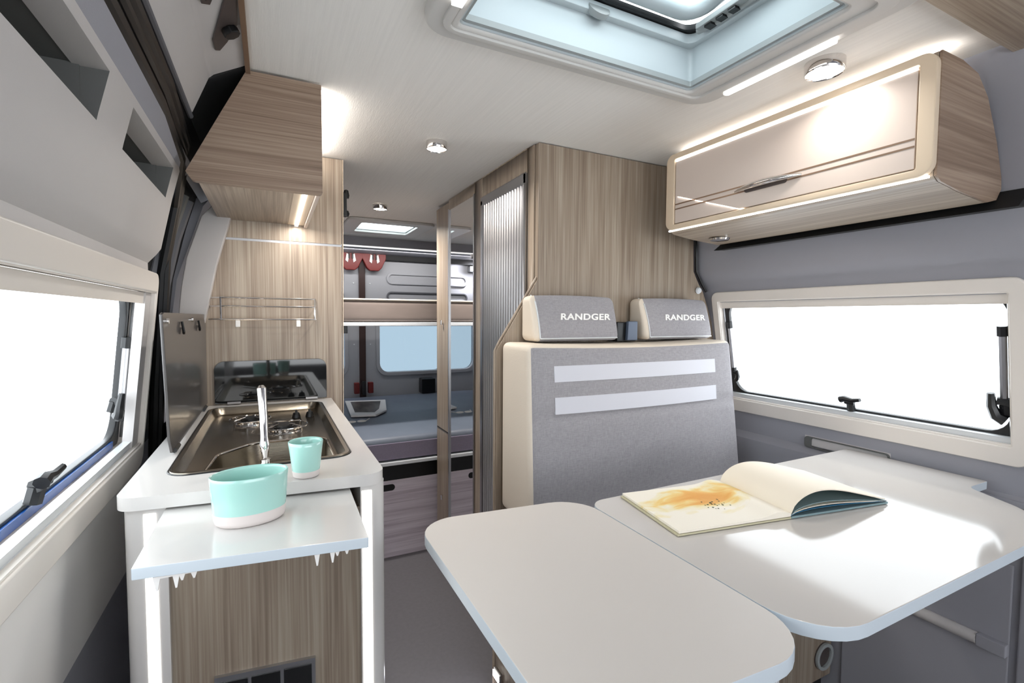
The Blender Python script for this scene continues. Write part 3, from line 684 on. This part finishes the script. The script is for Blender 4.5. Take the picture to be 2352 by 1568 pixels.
f = new(); prism(f, rrect(.800, .905, .585, .655, .02), 'z', .012, ZT-.027); lg = obj('leg', f, 'aluw', t)
f = new()
for k in range(12): tube(f, [(.812+k*.006, .584, .02), (.812+k*.006, .584, ZT-.03)], .0024, 6)
obj('fluting', f, 'edge', lg)
f = new(); prism(f, rrect(.74, .96, .52, .72, .03), 'z', 0, .012); obj('foot_plate', f, 'alu', t, bev=.003)
t = thing('table_leaf', 'matt white swivelling extension leaf beside the dinette table', 'table leaf', (.46, .65, .87))
leaf = rounded([(.262, .30, .06), (.575, .345, .0), (.648, .395, .0), (.648, .93, .0), (.262, .945, .0)])
leaf = rounded([(.262, .385, .05), (.649, .362, .085), (.649, .935, .09), (.262, .975, .075)])
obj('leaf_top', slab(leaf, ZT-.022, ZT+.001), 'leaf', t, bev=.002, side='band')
f = new(); box(f, .40, .72, .62, .68, ZT-.045, ZT-.0265); obj('swivel_bracket', f, 'alu', t, bev=.003)

# open book
t = thing('open_book', 'open picture book with orange watercolour page on the table', 'book', (1.0, .75, ZT))
B_, A_, C_, F_, D_, E_ = (.707, .681), (.741, .896), (.992, .637), (1.026, .852), (1.278, .592), (1.312, .807)
f = slab([B_, C_, F_, A_], ZT+.001, ZT+.005); obj('left_cover', f, 'cover', t, bev=.001)
f = slab([C_, D_, E_, F_], ZT+.001, ZT+.006); obj('right_cover', f, 'teal', t, bev=.001)
def leafblock(fn, thick, n=22, a=(0, 1), inset=.006, swap=False):
    f = new(); V = []
    for i in range(n+1):
        s = a[0]+(a[1]-a[0])*i/n; row = []
        for v_ in (0, 1):
            lo, hi = (B_, A_) if swap else (C_, F_); e0, e1 = (C_, F_) if swap else (D_, E_)
            # s runs from the spine outwards
            sp = Vector(C_).lerp(Vector(F_), inset+v_*(1-2*inset)); ed = (Vector(B_).lerp(Vector(A_), inset+v_*(1-2*inset)) if swap else Vector(D_).lerp(Vector(E_), inset+v_*(1-2*inset)))
            dx, h = fn(s); p = sp+(ed-sp)*dx
            row.append((p.x, p.y, h))
        V.append([f.verts.new((row[0][0], row[0][1], ZT+row[0][2]-thick(s))), f.verts.new((row[1][0], row[1][1], ZT+row[1][2]-thick(s))), f.verts.new((row[1][0], row[1][1], ZT+row[1][2])), f.verts.new((row[0][0], row[0][1], ZT+row[0][2]))])
    for p, q in zip(V, V[1:]):
        for k in range(4): f.faces.new((p[k], q[k], q[(k+1) % 4], p[(k+1) % 4]))
    f.faces.new(V[0]); f.faces.new(V[-1][::-1]); return f
wc = bpy.data.materials.new('watercolour'); wc.use_nodes = True; N = wc.node_tree.nodes; L = wc.node_tree.links
b = N['Principled BSDF']; b.inputs['Roughness'].default_value = .6
tc = N.new('ShaderNodeTexCoord'); mp = N.new('ShaderNodeMapping'); mp.inputs['Scale'].default_value = (9, 16, 4); mp.inputs['Rotation'].default_value = (0, 0, .2)
nz = N.new('ShaderNodeTexNoise'); nz.inputs['Scale'].default_value = 1; nz.inputs['Detail'].default_value = 5; nz.inputs['Distortion'].default_value = 1.2
L.new(tc.outputs['Object'], mp.inputs[0]); L.new(mp.outputs[0], nz.inputs['Vector'])
sep = N.new('ShaderNodeSeparateXYZ'); L.new(tc.outputs['Object'], sep.inputs[0])
# soft oval mask around the painting's centre (object space, base at the book's empty)
def mth(op, a, b_=None):
    n = N.new('ShaderNodeMath'); n.operation = op
    for i, v in enumerate((a, b_)):
        if v is None: continue
        if isinstance(v, (int, float)): n.inputs[i].default_value = v
        else: L.new(v, n.inputs[i])
    return n.outputs[0]
dx = mth('DIVIDE', mth('ADD', sep.outputs[0], .10), .17); dy = mth('DIVIDE', mth('SUBTRACT', sep.outputs[1], .040), .075)
rr = mth('SQRT', mth('ADD', mth('MULTIPLY', dx, dx), mth('MULTIPLY', dy, dy)))
mk = mth('ADD', mth('SUBTRACT', 1.05, rr), mth('MULTIPLY', mth('SUBTRACT', nz.outputs['Fac'], .5), 2.2))
rp = N.new('ShaderNodeValToRGB'); e = rp.color_ramp.elements; e[0].position = 0; e[0].color = srgb(242, 235, 220); e[1].position = 1; e[1].color = srgb(226, 160, 74)
for p_, c_ in ((.25, srgb(238, 226, 186)), (.45, srgb(236, 205, 130)), (.7, srgb(233, 178, 96))): k = e.new(p_); k.color = c_
L.new(mk, rp.inputs[0]); L.new(rp.outputs[0], b.inputs['Base Color'])
lf = lambda s: (s*.985, .008+.010*math.sin(min(1, s*2.2)*PI)*(1 if s < .45 else 0)+.004*(1-s))
f = leafblock(lambda s: (s*.985, .011+.008*math.exp(-((s-.12)/.10)**2)), lambda s: .005+.008*math.exp(-((s-.12)/.10)**2), swap=True); obj('left_pages', f, wc, t)
blade = new()
rnd = random.Random(3)
for k in range(26):
    s = .38+rnd.uniform(-.13, .13); v_ = .42+rnd.gauss(0, .06)
    sp = Vector(C_).lerp(Vector(F_), v_); ed = Vector(B_).lerp(Vector(A_), v_); p = sp+(ed-sp)*s; r = rnd.uniform(.0012, .0028)
    prism(blade, [(p.x+r*math.cos(a), p.y+r*math.sin(a)) for a in (0, 1.2, 2.4, 3.6, 4.8)], 'z', ZT+.0115, ZT+.0117)
obj('painted_figures', blade, mat('ink_green', srgb(70, 78, 50), .6), t)
arc = lambda s: (s, .012+.047*math.sin(PI*min(1, s**.62))**1.0*(1-.25*s))
f = leafblock(arc, lambda s: .0022, n=30, a=(0, .97)); obj('raised_page', f, 'paper', t)
for q, (h, m) in enumerate(((.020, 'teal'), (.013, 'paper'), (.0085, 'blue'))):
    f = leafblock(lambda s: (s, .0085+h*math.sin(PI*min(1, s**.6))), lambda s: .0015, n=24, a=(0, .99)); obj('page', f, m, t)

# ------------------------------------------------------------------ OVERHEAD CABINET (right)
t = thing('overhead_cabinet', 'cream and wood overhead cabinet above the right window', 'cabinet', (1.38, .9, 1.60))
prof = [(1.252, 1.632), (1.27, 1.622), (1.36, 1.611), (1.49, 1.602), (1.535, 1.612), (1.558, 1.64), (1.555, 1.668), (1.522, 1.743), (1.465, 1.835), (1.413, 1.876), (1.341, 1.888), (1.252, 1.888)]
f = new(); prism(f, prof, 'y', .525, 1.275); obj('body', f, 'wood_y', t, bev=.002)
f = new(); prism(f, prof, 'y', .519, .5245); obj('end_panel', f, 'wood_end', t, bev=.001)
f = new(); px = lambda X: (lambda p: (X, p[0], p[1]))
ring(f, rrect(.520, 1.280, 1.632, 1.888, .028, 8), rrect(.552, 1.243, 1.650, 1.868, .004, 8), px(1.254), px(1.2355)); obj('front_frame', f, 'cream', t, bev=.004)
f = new(); box(f, 1.2395, 1.256, .5545, 1.2405, 1.6525, 1.860); dr = obj('door', f, 'door_gloss', t, bev=.002)
for z in (1.716, 1.700):
    f = new(); box(f, 1.2385, 1.2396, .556, 1.239, z-.002, z+.002); obj('inlay_line', f, 'line', dr)
f = new(); n = 14
tube(f, [(1.2375-.016*math.sin(PI*k/n)**.7, .80+.20*k/n, 1.704+.012*math.sin(PI*k/n)*.3) for k in range(n+1)], [.0035+.005*math.sin(PI*k/n) for k in range(n+1)], 10); obj('handle', f, 'chrome', dr)
f = new(); prism(f, rrect(.84, .97, 1.694, 1.712, .008), 'x', 1.2375, 1.2398); obj('handle_recess', f, 'knobgrey', dr)
f = new(); box(f, 1.2375, 1.243, .556, 1.239, 1.860, 1.8675); obj('upper_light_strip', f, 'ledw', t, label='glowing strip above the door')
f = new(); box(f, 1.242, 1.249, .53, 1.27, 1.6285, 1.6335); obj('lower_light_strip', f, 'ledw', t, label='glowing strip below the front')
f = new(); lathe(f, [(0, -.008), (.03, -.006), (.034, 0), (0, 0.002)], (1.40, 1.19, 1.607), 24); obj('reading_spot', f, 'chrome', t)
l = area_lamp('strip_light_down', (0, 0, 0), .70, .8, size_y=.012, rot=(0, math.radians(-20), PI/2)); l.parent = t; l.location = (1.244-1.38, 0, 1.622-1.60); l.data.size = .70; l.data.size_y = .012
l = area_lamp('strip_light_up', (0, 0, 0), .74, .5, size_y=.02, rot=(PI, 0, PI/2)); l.parent = t; l.location = (1.32-1.38, 0, 1.8915-1.60)
tub = new(); tube(tub, [(1.30, .54, 1.893), (1.30, 1.26, 1.893)], .003, 6); obj('top_light_strip', tub, 'ledw', t, label='glowing strip on the cabinet top lighting the ceiling')

# black cushion line behind the cabinet
gb = new(); prism(gb, [(1.50, 1.585), (1.556, 1.59), (1.562, 1.635), (1.53, 1.606)], 'y', .47, 1.30); struct('trim_18', gb, 'blackm')

# right wall details
t = thing('wall_pocket', 'grey recessed pocket in the wall below the right window', 'pocket', (1.70, 1.0, .87))
f = new(); ring(f, rrect(.80, 1.070, .868, .908, .012), rrect(.806, 1.045, .872, .904, .008), lambda p: (1.735, p[0], p[1]), lambda p: (1.722, p[0], p[1])); obj('rim', f, 'shelfgrey', t, bev=.002)
f = new(); box(f, 1.728, 1.732, .80, 1.07, .876, .910); obj('back', f, 'lgrey', t)
t = thing('pull_bar', 'pale grey horizontal pull bar low on the wall under the table', 'bar', (1.69, .62, .45))
f = new(); tube(f, [(1.685, .56, .475), (1.685, .80, .475)], .016, 12); obj('bar', f, 'lgrey', t)
for ya, yb_ in ((.50, .56), (.80, .84)):
    f = new(); box(f, 1.672, 1.699, ya, yb_, .458, .492); obj('bar_end', f, 'grey', t, bev=.004)
pn = new(); box(pn, 1.692, 1.70, .50, .90, .10, .70); struct('trim_19', pn, 'grey', bev=.004)
pn = new(); box(pn, 1.69, 1.70, -.6, .485, .0, .84); struct('trim_20', pn, 'grey', bev=.006)

# ------------------------------------------------------------------ KITCHEN
yf = lambda x: .990-.13*x             # front edge is slightly oblique
t = thing('partition_panel', 'tall wood-grain partition behind the kitchen with a lighter joint line', 'partition', (.05, 1.945, 0))
f = new(); prism(f, [(-.215, 0), (-.215, 1.30), (-.20, 1.45), (-.175, 1.592), (.244, 1.592), (.232, 0)], 'y', 1.935, 1.955); obj('lower_panel', f, 'wood_v', t, bev=.0015)
f = new(); prism(f, [(-.175, 1.60), (-.165, 1.65), (-.045, 1.917), (.250, 1.917), (.244, 1.60)], 'y', 1.935, 1.955); obj('upper_panel', f, 'wood_v', t, bev=.0015)
f = new(); box(f, -.175, .244, 1.938, 1.95, 1.59, 1.602); obj('joint_strip', f, 'alu', t)
f = new(); prism(f, [(.233, 0), (.2355, 0), (.253, 1.917), (.2505, 1.917)], 'y', 1.934, 1.957); obj('edge_band', f, 'cream', t)
t = thing('kitchen_unit', 'kitchen unit with wood front between white rounded posts', 'kitchen unit', (0, 1.4, 0))
f = new(); box(f, -.225, .180, 1.07, 1.925, .0, .885); obj('carcass', f, 'white', t)
f = new(); prism(f, [(-.170, yf(-.17)+.012), (.152, yf(.152)+.012), (.152, 1.07), (-.170, 1.07)], 'z', .02, .95); obj('front_panel', f, 'wood_front', t)
for xa, xb, s, lab in ((-.236, -.170, -1, 'left'), (.152, .202, 1, 'right')):
    f = new(); r = .028
    if s < 0: pts = [(xb, yf(xb)), (xb, 1.06), (xa, 1.06)]+corner((xa, yf(xa)), (xa, 1.06), (xb, yf(xb)), r)
    else: pts = corner((xb, yf(xb)), (xa, yf(xa)), (xb, 1.06), r)+[(xb, 1.06), (xa, 1.06), (xa, yf(xa))]
    prism(f, pts, 'z', 0, .9965); obj('corner_post', f, 'white', t)
    la = -.204 if s < 0 else .155; lb = la+.018
    f = new(); prism(f, [(la, yf(la)-.001), (lb, yf(lb)-.001), (lb, yf(lb)+.004), (la, yf(la)+.004)], 'z', .02, .985); obj('light_strip', f, 'led', t, label='glowing vertical light strip')
f = new(); box(f, .180, .200, 1.06, 1.925, 0, .985); obj('side_panel', f, 'white', t)
f = new(); prism(f, [(-.105, yf(-.105)+.004), (.066, yf(.066)+.004), (.066, yf(.066)+.013), (-.105, yf(-.105)+.013)], 'z', .46, .662); vg = obj('control_panel', f, 'alu', t, label='dark framed panel low on the front')
for k in range(3):
    xa = -.100+k*.055; xb = xa+.049
    f = new(); prism(f, [(xa, yf(xa)+.001), (xb, yf(xb)+.001), (xb, yf(xb)+.005), (xa, yf(xa)+.005)], 'z', .47, .652); obj('panel_insert', f, 'blackglass', vg)
# worktop with a cut-out for the hob and sink
SX0, SX1, SY0, SY1 = -.187, .157, 1.105, 1.865
f = new()
out = rounded([(-.243, 1.008, .03), (.200, .955, .035), (.200, 1.934, 0), (-.196, 1.934, 0), (-.243, 1.50, 0)])
def fill_with_hole(bm, outer, hole, z0, z1):
    for z, flip in ((z1, 0), (z0, 1)):
        a = [bm.verts.new((p[0], p[1], z)) for p in outer]; b_ = [bm.verts.new((p[0], p[1], z)) for p in hole]
        ee = [bm.edges.new((a[i], a[(i+1) % len(a)])) for i in range(len(a))]+[bm.edges.new((b_[i], b_[(i+1) % len(b_)])) for i in range(len(b_))]
        bmesh.ops.triangle_fill(bm, use_beauty=True, edges=ee)
        if flip:
            for L1, L0 in ((ta, a), (tb, b_)):
                for i in range(len(L0)): bm.faces.new((L1[i], L1[(i+1) % len(L0)], L0[(i+1) % len(L0)], L0[i]))
        ta, tb = a, b_
hole = rrect(SX0+.006, SX1-.006, SY0+.006, SY1-.006, .035)
fill_with_hole(f, out, hole, .997, 1.020)
single('worktop', f, 'white', 'white glossy worktop of the kitchen unit with rounded corners', 'worktop', smooth=30)
# hob and sink
t = thing('hob_sink', 'stainless steel hob and sink unit set in the white worktop', 'sink', (0, 1.5, .90))
f = new()
loops = [(rrect(SX0, SX1, SY0, SY1, .04), 1.0205), (rrect(SX0+.002, SX1-.002, SY0+.002, SY1-.002, .038), 1.0235), (rrect(SX0+.010, SX1-.010, SY0+.010, SY1-.010, .034), 1.0235), (rrect(SX0+.018, SX1-.018, SY0+.018, SY1-.018, .03), 1.003), (rrect(SX0+.022, SX1-.022, SY0+.022, SY1-.022, .028), 1.000)]
R_ = [[f.verts.new((p[0], p[1], z)) for p in lp] for lp, z in loops]
for A, B in zip(R_, R_[1:]):
    for i in range(len(A)): f.faces.new((A[i], A[(i+1) % len(A)], B[(i+1) % len(A)], B[i]))
bas = rounded([(-.135, 1.128, .03), (.128, 1.128, .03), (.128, 1.39, .045), (-.045, 1.40, .06), (-.12, 1.31, .06)])
lp = rrect(SX0+.022, SX1-.022, SY0+.022, SY1-.022, .028)
bv = [f.verts.new((p[0], p[1], 1.000)) for p in bas]
ee = [f.edges.get((R_[-1][i], R_[-1][(i+1) % len(lp)])) for i in range(len(lp))]+[f.edges.new((bv[i], bv[(i+1) % len(bv)])) for i in range(len(bv))]
bmesh.ops.triangle_fill(f, use_beauty=True, edges=ee)
cx_, cy_ = 0.0, 1.26; prev = bv
for sc_, z in ((1.0, .997), (.97, .985), (.93, .91), (.88, .895), (.80, .890)):
    cur = [f.verts.new((cx_+(p[0]-cx_)*sc_, cy_+(p[1]-cy_)*sc_, z)) for p in bas]
    for i in range(len(bas)): f.faces.new((prev[i], prev[(i+1) % len(bas)], cur[(i+1) % len(bas)], cur[i]))
    prev = cur
f.faces.new(prev); obj('steel_bowl', f, 'steel', t, smooth=50)
f = new(); tube(f, [(p[0], p[1], 1.001) for p in bas], .0032, 8, closed=True); obj('basin_lip', f, 'chrome', t)
f = new(); lathe(f, [(0, 0), (.022, 0), (.024, .003), (.015, .004), (0, .002)], (.02, 1.27, .8905), 20); obj('drain', f, 'chrome', t)
f = new(); tube(f, [(p[0], p[1], 1.0205) for p in rrect(SX0-.001, SX1+.001, SY0-.001, SY1+.001, .041)], .002, 6, closed=True); obj('rubber_edge', f, 'black', t)
for bx_, by_, br in ((-.062, 1.66, .036), (.028, 1.52, .040)):
    f = new(); lathe(f, [(br*1.25, 0), (br*1.2, .004), (br, .004), (br*.98, .012), (br*.75, .013), (0, .013)], (bx_, by_, 1.0005), 28); bn = obj('burner', f, 'chrome', t)
    f = new(); lathe(f, [(0, 0), (br*.72, 0), (br*.72, .006), (0, .007)], (bx_, by_, 1.014), 28); obj('burner_cap', f, 'black', bn)
    f = new(); rr_ = br*1.55; tube(f, [(bx_+rr_*math.cos(a), by_+rr_*math.sin(a), 1.016) for a in [2*PI*k/28 for k in range(28)]], .002, 6, closed=True)
    for k in range(4):
        a = PI/4+k*PI/2; tube(f, [(bx_+rr_*1.0*math.cos(a), by_+rr_*math.sin(a), 1.001), (bx_+rr_*math.cos(a), by_+rr_*math.sin(a), 1.019), (bx_+br*.5*math.cos(a), by_+br*.5*math.sin(a), 1.023)], .002, 6)
    obj('pan_support', f, 'chrome', bn)
for kx in (.068, .108):
    f = new(); lathe(f, [(0, 0), (.013, 0), (.012, .006), (.009, .016), (0, .017)], (kx, 1.70, 1.0005), 16); box(f, kx-.003, kx+.003, 1.684, 1.716, 1.012, 1.022); obj('control_knob', f, 'black', t)
f = new(); tube(f, [(-.015, 1.120, 1.0235), (-.015, 1.120, 1.030), (-.0155, 1.121, 1.032)], [.010, .010, .006], 14)
tube(f, [(-.0155, 1.121, 1.03), (-.016, 1.122, 1.045), (-.0165, 1.124, 1.060), (-.017, 1.128, 1.075), (-.018, 1.135, 1.12), (-.021, 1.147, 1.176), (-.0215, 1.149, 1.182)], [.005, .0075, .0105, .0078, .0082, .0098, .005], 14)
obj('tap', f, 'chrome', t, label='slim upright chrome tap')
# glass lids
t = thing('sink_lid', 'smoked satin glass lid standing open on the wall side of the sink', 'lid', (-.2, 1.58, 1.02))
f = new(); lp = [(1.205, 1.332), (1.225, 1.336), (1.945-.02, 1.334), (1.93, 1.32), (1.925, 1.03), (1.275, 1.026), (1.25, 1.06), (1.235, 1.16)]
prism(f, lp, 'x', -.205, -.199); obj('glass', f, 'lid', t, bev=.0015)
for y in (1.235, 1.60):
    f = new(); tube(f, [(-.200, y, 1.318), (-.193, y, 1.318)], .006, 10); obj('bumper', f, 'chrome', t)
for y in (1.42, 1.72):
    f = new(); tube(f, [(-.196, y, 1.315), (-.192, y, 1.29), (-.194, y+.012, 1.285), (-.196, y+.014, 1.30)], .003, 6); obj('towel_hook', f, 'black', t)
for y in (1.29, 1.82):
    f = new(); tube(f, [(-.199, y, 1.028), (-.199, y+.05, 1.028)], .006, 8); obj('hinge', f, 'black', t)
t = thing('hob_lid', 'black mirror-like glass lid standing open against the partition', 'lid', (0, 1.925, 1.02))  # the hob's own hinged glass lid, folded up
f = new(); prism(f, rrect(-.178, .183, 1.0245, 1.172, (.004, .004, .03, .03)), 'y', 1.924, 1.931); obj('glass', f, 'blackglass', t, bev=.001)
for x in (-.12, .13):
    f = new(); tube(f, [(x-.02, 1.918, 1.027), (x+.02, 1.918, 1.027)], .005, 8); obj('hinge', f, 'alu', t)
# wire rail
t = thing('spice_rail', 'chrome wire rail shelf on the partition above the hob', 'rail shelf', (0, 1.89, 1.31))
f = new(); ya, yb_ = 1.855, 1.933
for z in (1.318, 1.362, 1.390): tube(f, [(-.185, yb_, z), (-.148, ya, z), (.140, ya, z), (.150, yb_, z)] if z > 1.32 else [(-.185, yb_, z), (-.150, ya, z), (.142, ya, z), (.150, yb_, z)], .0030, 8)
for x in (-.148, .140): tube(f, [(x, ya, 1.316), (x, ya, 1.392)], .003, 8)
for k in range(6): tube(f, [(-.184, ya+.012*(k+.3), 1.318), (.146, ya+.012*(k+.3), 1.318)], .0012, 6)
obj('wire_frame', f, 'chrome', t)
for x in (-.100, .086):
    f = new(); box(f, x-.007, x+.007, 1.851, 1.865, 1.292, 1.314); obj('clip', f, 'thread', t, bev=.002, label='small white clip')
# pull-out board
t = thing('pullout_board', 'white pull-out board below the worktop holding the mint bowl', 'board', (0, .9, .95))
pts = [(-.173, .785), (.128, .742), (.134, 1.02), (-.171, 1.06)]
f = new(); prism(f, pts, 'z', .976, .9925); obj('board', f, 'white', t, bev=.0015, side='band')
for x0 in (-.150, .052):
    f = new(); y0 = .812 if x0 < 0 else .790; y0 -= .025; box(f, x0, x0+.05, y0, y0+.10, .9705, .976)
    for dx_ in (.004, .026, .033, .047): 
        h_ = .018 if dx_ in (.004, .026) else .009
        prism(f, [(x0+dx_-.004, .971), (x0+dx_+.004, .971), (x0+dx_+.001, .971-h_), (x0+dx_-.001, .971-h_)], 'y', y0+.001, y0+.006)
    obj('runner_bracket', f, 'thread', t)
# crockery
def pot(name, c, prof_m, prof_b, lab, cat, sx=1, sy=1, rot=0):
    t = thing(name, lab, cat, c)
    f = new(); lathe(f, prof_m, c, 48, sx, sy, rot); obj('glazed_body', f, 'mint', t, smooth=60)
    f = new(); lathe(f, prof_b, c, 48, sx, sy, rot); obj('clay_foot', f, 'bisque', t, smooth=60, label='unglazed pale foot')
R1, R0, H = .058, .0515, .078
rad = lambda z: R0+(R1-R0)*(z/H)**.8
zs = [.0205+(H-.0205)*k/8 for k in range(9)]
pot('oval_bowl', (-.036, .895, .9928), [(rad(z), z) for z in zs]+[(R1-.001, H+.0012), (R1-.003, H+.0005), (R1-.004, H-.003), (R1-.007, .04), (R0-.006, .012), (R0-.012, .006), (0, .006)],
    [(0, .0), (R0-.004, .0), (R0, .003)]+[(rad(z)+.0001, z) for z in (.008, .014, .0205)]+[(rad(.0205)-.003, .0205)], 'oval mint bowl with pale clay foot on the pull-out board', 'bowl', 1.0, .72, .12)
C1, C0, HH = .0315, .0235, .068
radc = lambda z: C0+(C1-C0)*(z/HH)
pot('mint_cup', (.056, 1.003, 1.0205), [(radc(z), z) for z in (.013, .03, .045, .058, HH)]+[(C1-.001, HH+.001), (C1-.003, HH), (C1-.004, HH-.004), (C0-.002, .01), (C0-.006, .005), (0, .005)],
    [(0, 0), (C0-.002, 0), (C0, .002), (radc(.013)+.0001, .013), (radc(.013)-.003, .013)], 'mint tapered cup with pale clay foot on the worktop by the sink', 'cup')

# ------------------------------------------------------------------ KITCHEN WALL CABINET (left)
t = thing('wall_cabinet', 'wood-grain wall cabinet over the kitchen touching the ceiling', 'cabinet', (0, 1.6, 1.65))
f = new(); prism(f, [(-.158, 1.642), (-.150, 1.640), (.119, 1.640), (.124, 1.645), (.124, 1.914), (-.042, 1.914), (-.10, 1.80), (-.17, 1.66)], 'y', 1.336, 1.356); obj('end_panel', f, 'wood_end', t, bev=.001)
f = new(); prism(f, [(-.155, 1.660), (.112, 1.660), (.112, 1.913), (-.045, 1.913), (-.10, 1.80)], 'y', 1.358, 1.932); obj('carcass', f, 'wood_y', t)
f = new(); box(f, .113, .124, 1.358, 1.930, 1.650, 1.90); obj('door', f, 'door_gloss', t, bev=.002)
f = new(); box(f, .060, .112, 1.36, 1.925, 1.6585, 1.6600); obj('light_tray', f, 'cream', t)
f = new(); box(f, .082, .093, 1.362, 1.925, 1.6535, 1.6585); obj('light_strip', f, 'led', t, label='glowing strip under the cabinet')
l = area_lamp('cabinet_glow', (0, 0, 0), .014, 1.8, size_y=.54, rot=(0, 0, 0)); l.data.size = .012; l.parent = t; l.location = (.0875, 1.645-1.6, 1.652-1.65)
st = new(); box(st, .126, .130, 1.36, 1.93, 1.905, 1.912); obj('top_light_strip', st, 'led', t, label='glowing strip beside the ceiling')
l = area_lamp('top_glow', (0, 0, 0), .02, .8, size_y=.5, rot=(0, math.radians(-115), 0)); l.data.size = .02; l.parent = t; l.location = (.135, .045, 1.895-1.65)

# ------------------------------------------------------------------ knob plate on the headliner
def on_liner(y, s, d=0):
    a, b_ = Vector((-.108, 0, 1.882)), Vector((-.04, 0, 1.919)); v = (b_-a).normalized(); n = Vector((v.z, 0, -v.x))
    p = a+v*s+n*d; return Vector((p.x, y, p.z))
t = thing('knob_plate', 'dark plate with a black turning knob on the headliner beside the ceiling', 'knob', (-.07, 1.12, 1.89))
f = new(); pts = [(1.02, .050), (1.02, .070), (1.13, .064), (1.185, .040), (1.212, .022), (1.205, .012), (1.165, .012)]
A = [f.verts.new(on_liner(y, s, .001)) for y, s in pts]; B = [f.verts.new(on_liner(y, s, .006)) for y, s in pts]; f.faces.new(A[::-1]); f.faces.new(B)
for i in range(len(pts)): f.faces.new((A[i], A[(i+1) % len(pts)], B[(i+1) % len(pts)], B[i]))
obj('plate', f, 'knobgrey', t, bev=.002)
f = new(); c0 = on_liner(1.135, .046, .006); c1 = on_liner(1.135, .046, .020)
tube(f, [c0, c1], .016, 8); obj('knob', f, 'black', t, bev=.002)
t = thing('headliner_vent', 'dark slotted vent on the headliner at the top edge of the picture', 'vent', (-.08, 1.0, 1.88))
f = new(); pts = [(.90, .006), (.90, .034), (1.01, .034), (1.045, .020), (1.035, .006)]
A = [f.verts.new(on_liner(y, s, .001)) for y, s in pts]; B = [f.verts.new(on_liner(y, s, .005)) for y, s in pts]; f.faces.new(A[::-1]); f.faces.new(B)
for i in range(len(pts)): f.faces.new((A[i], A[(i+1) % len(pts)], B[(i+1) % len(pts)], B[i]))
obj('grille', f, 'knobgrey', t, bev=.001)
for q in (.014, .024):
    f = new(); tube(f, [on_liner(.90, q, .006), on_liner(1.025, q, .006)], .0015, 6); obj('slot_bar', f, 'black', t)
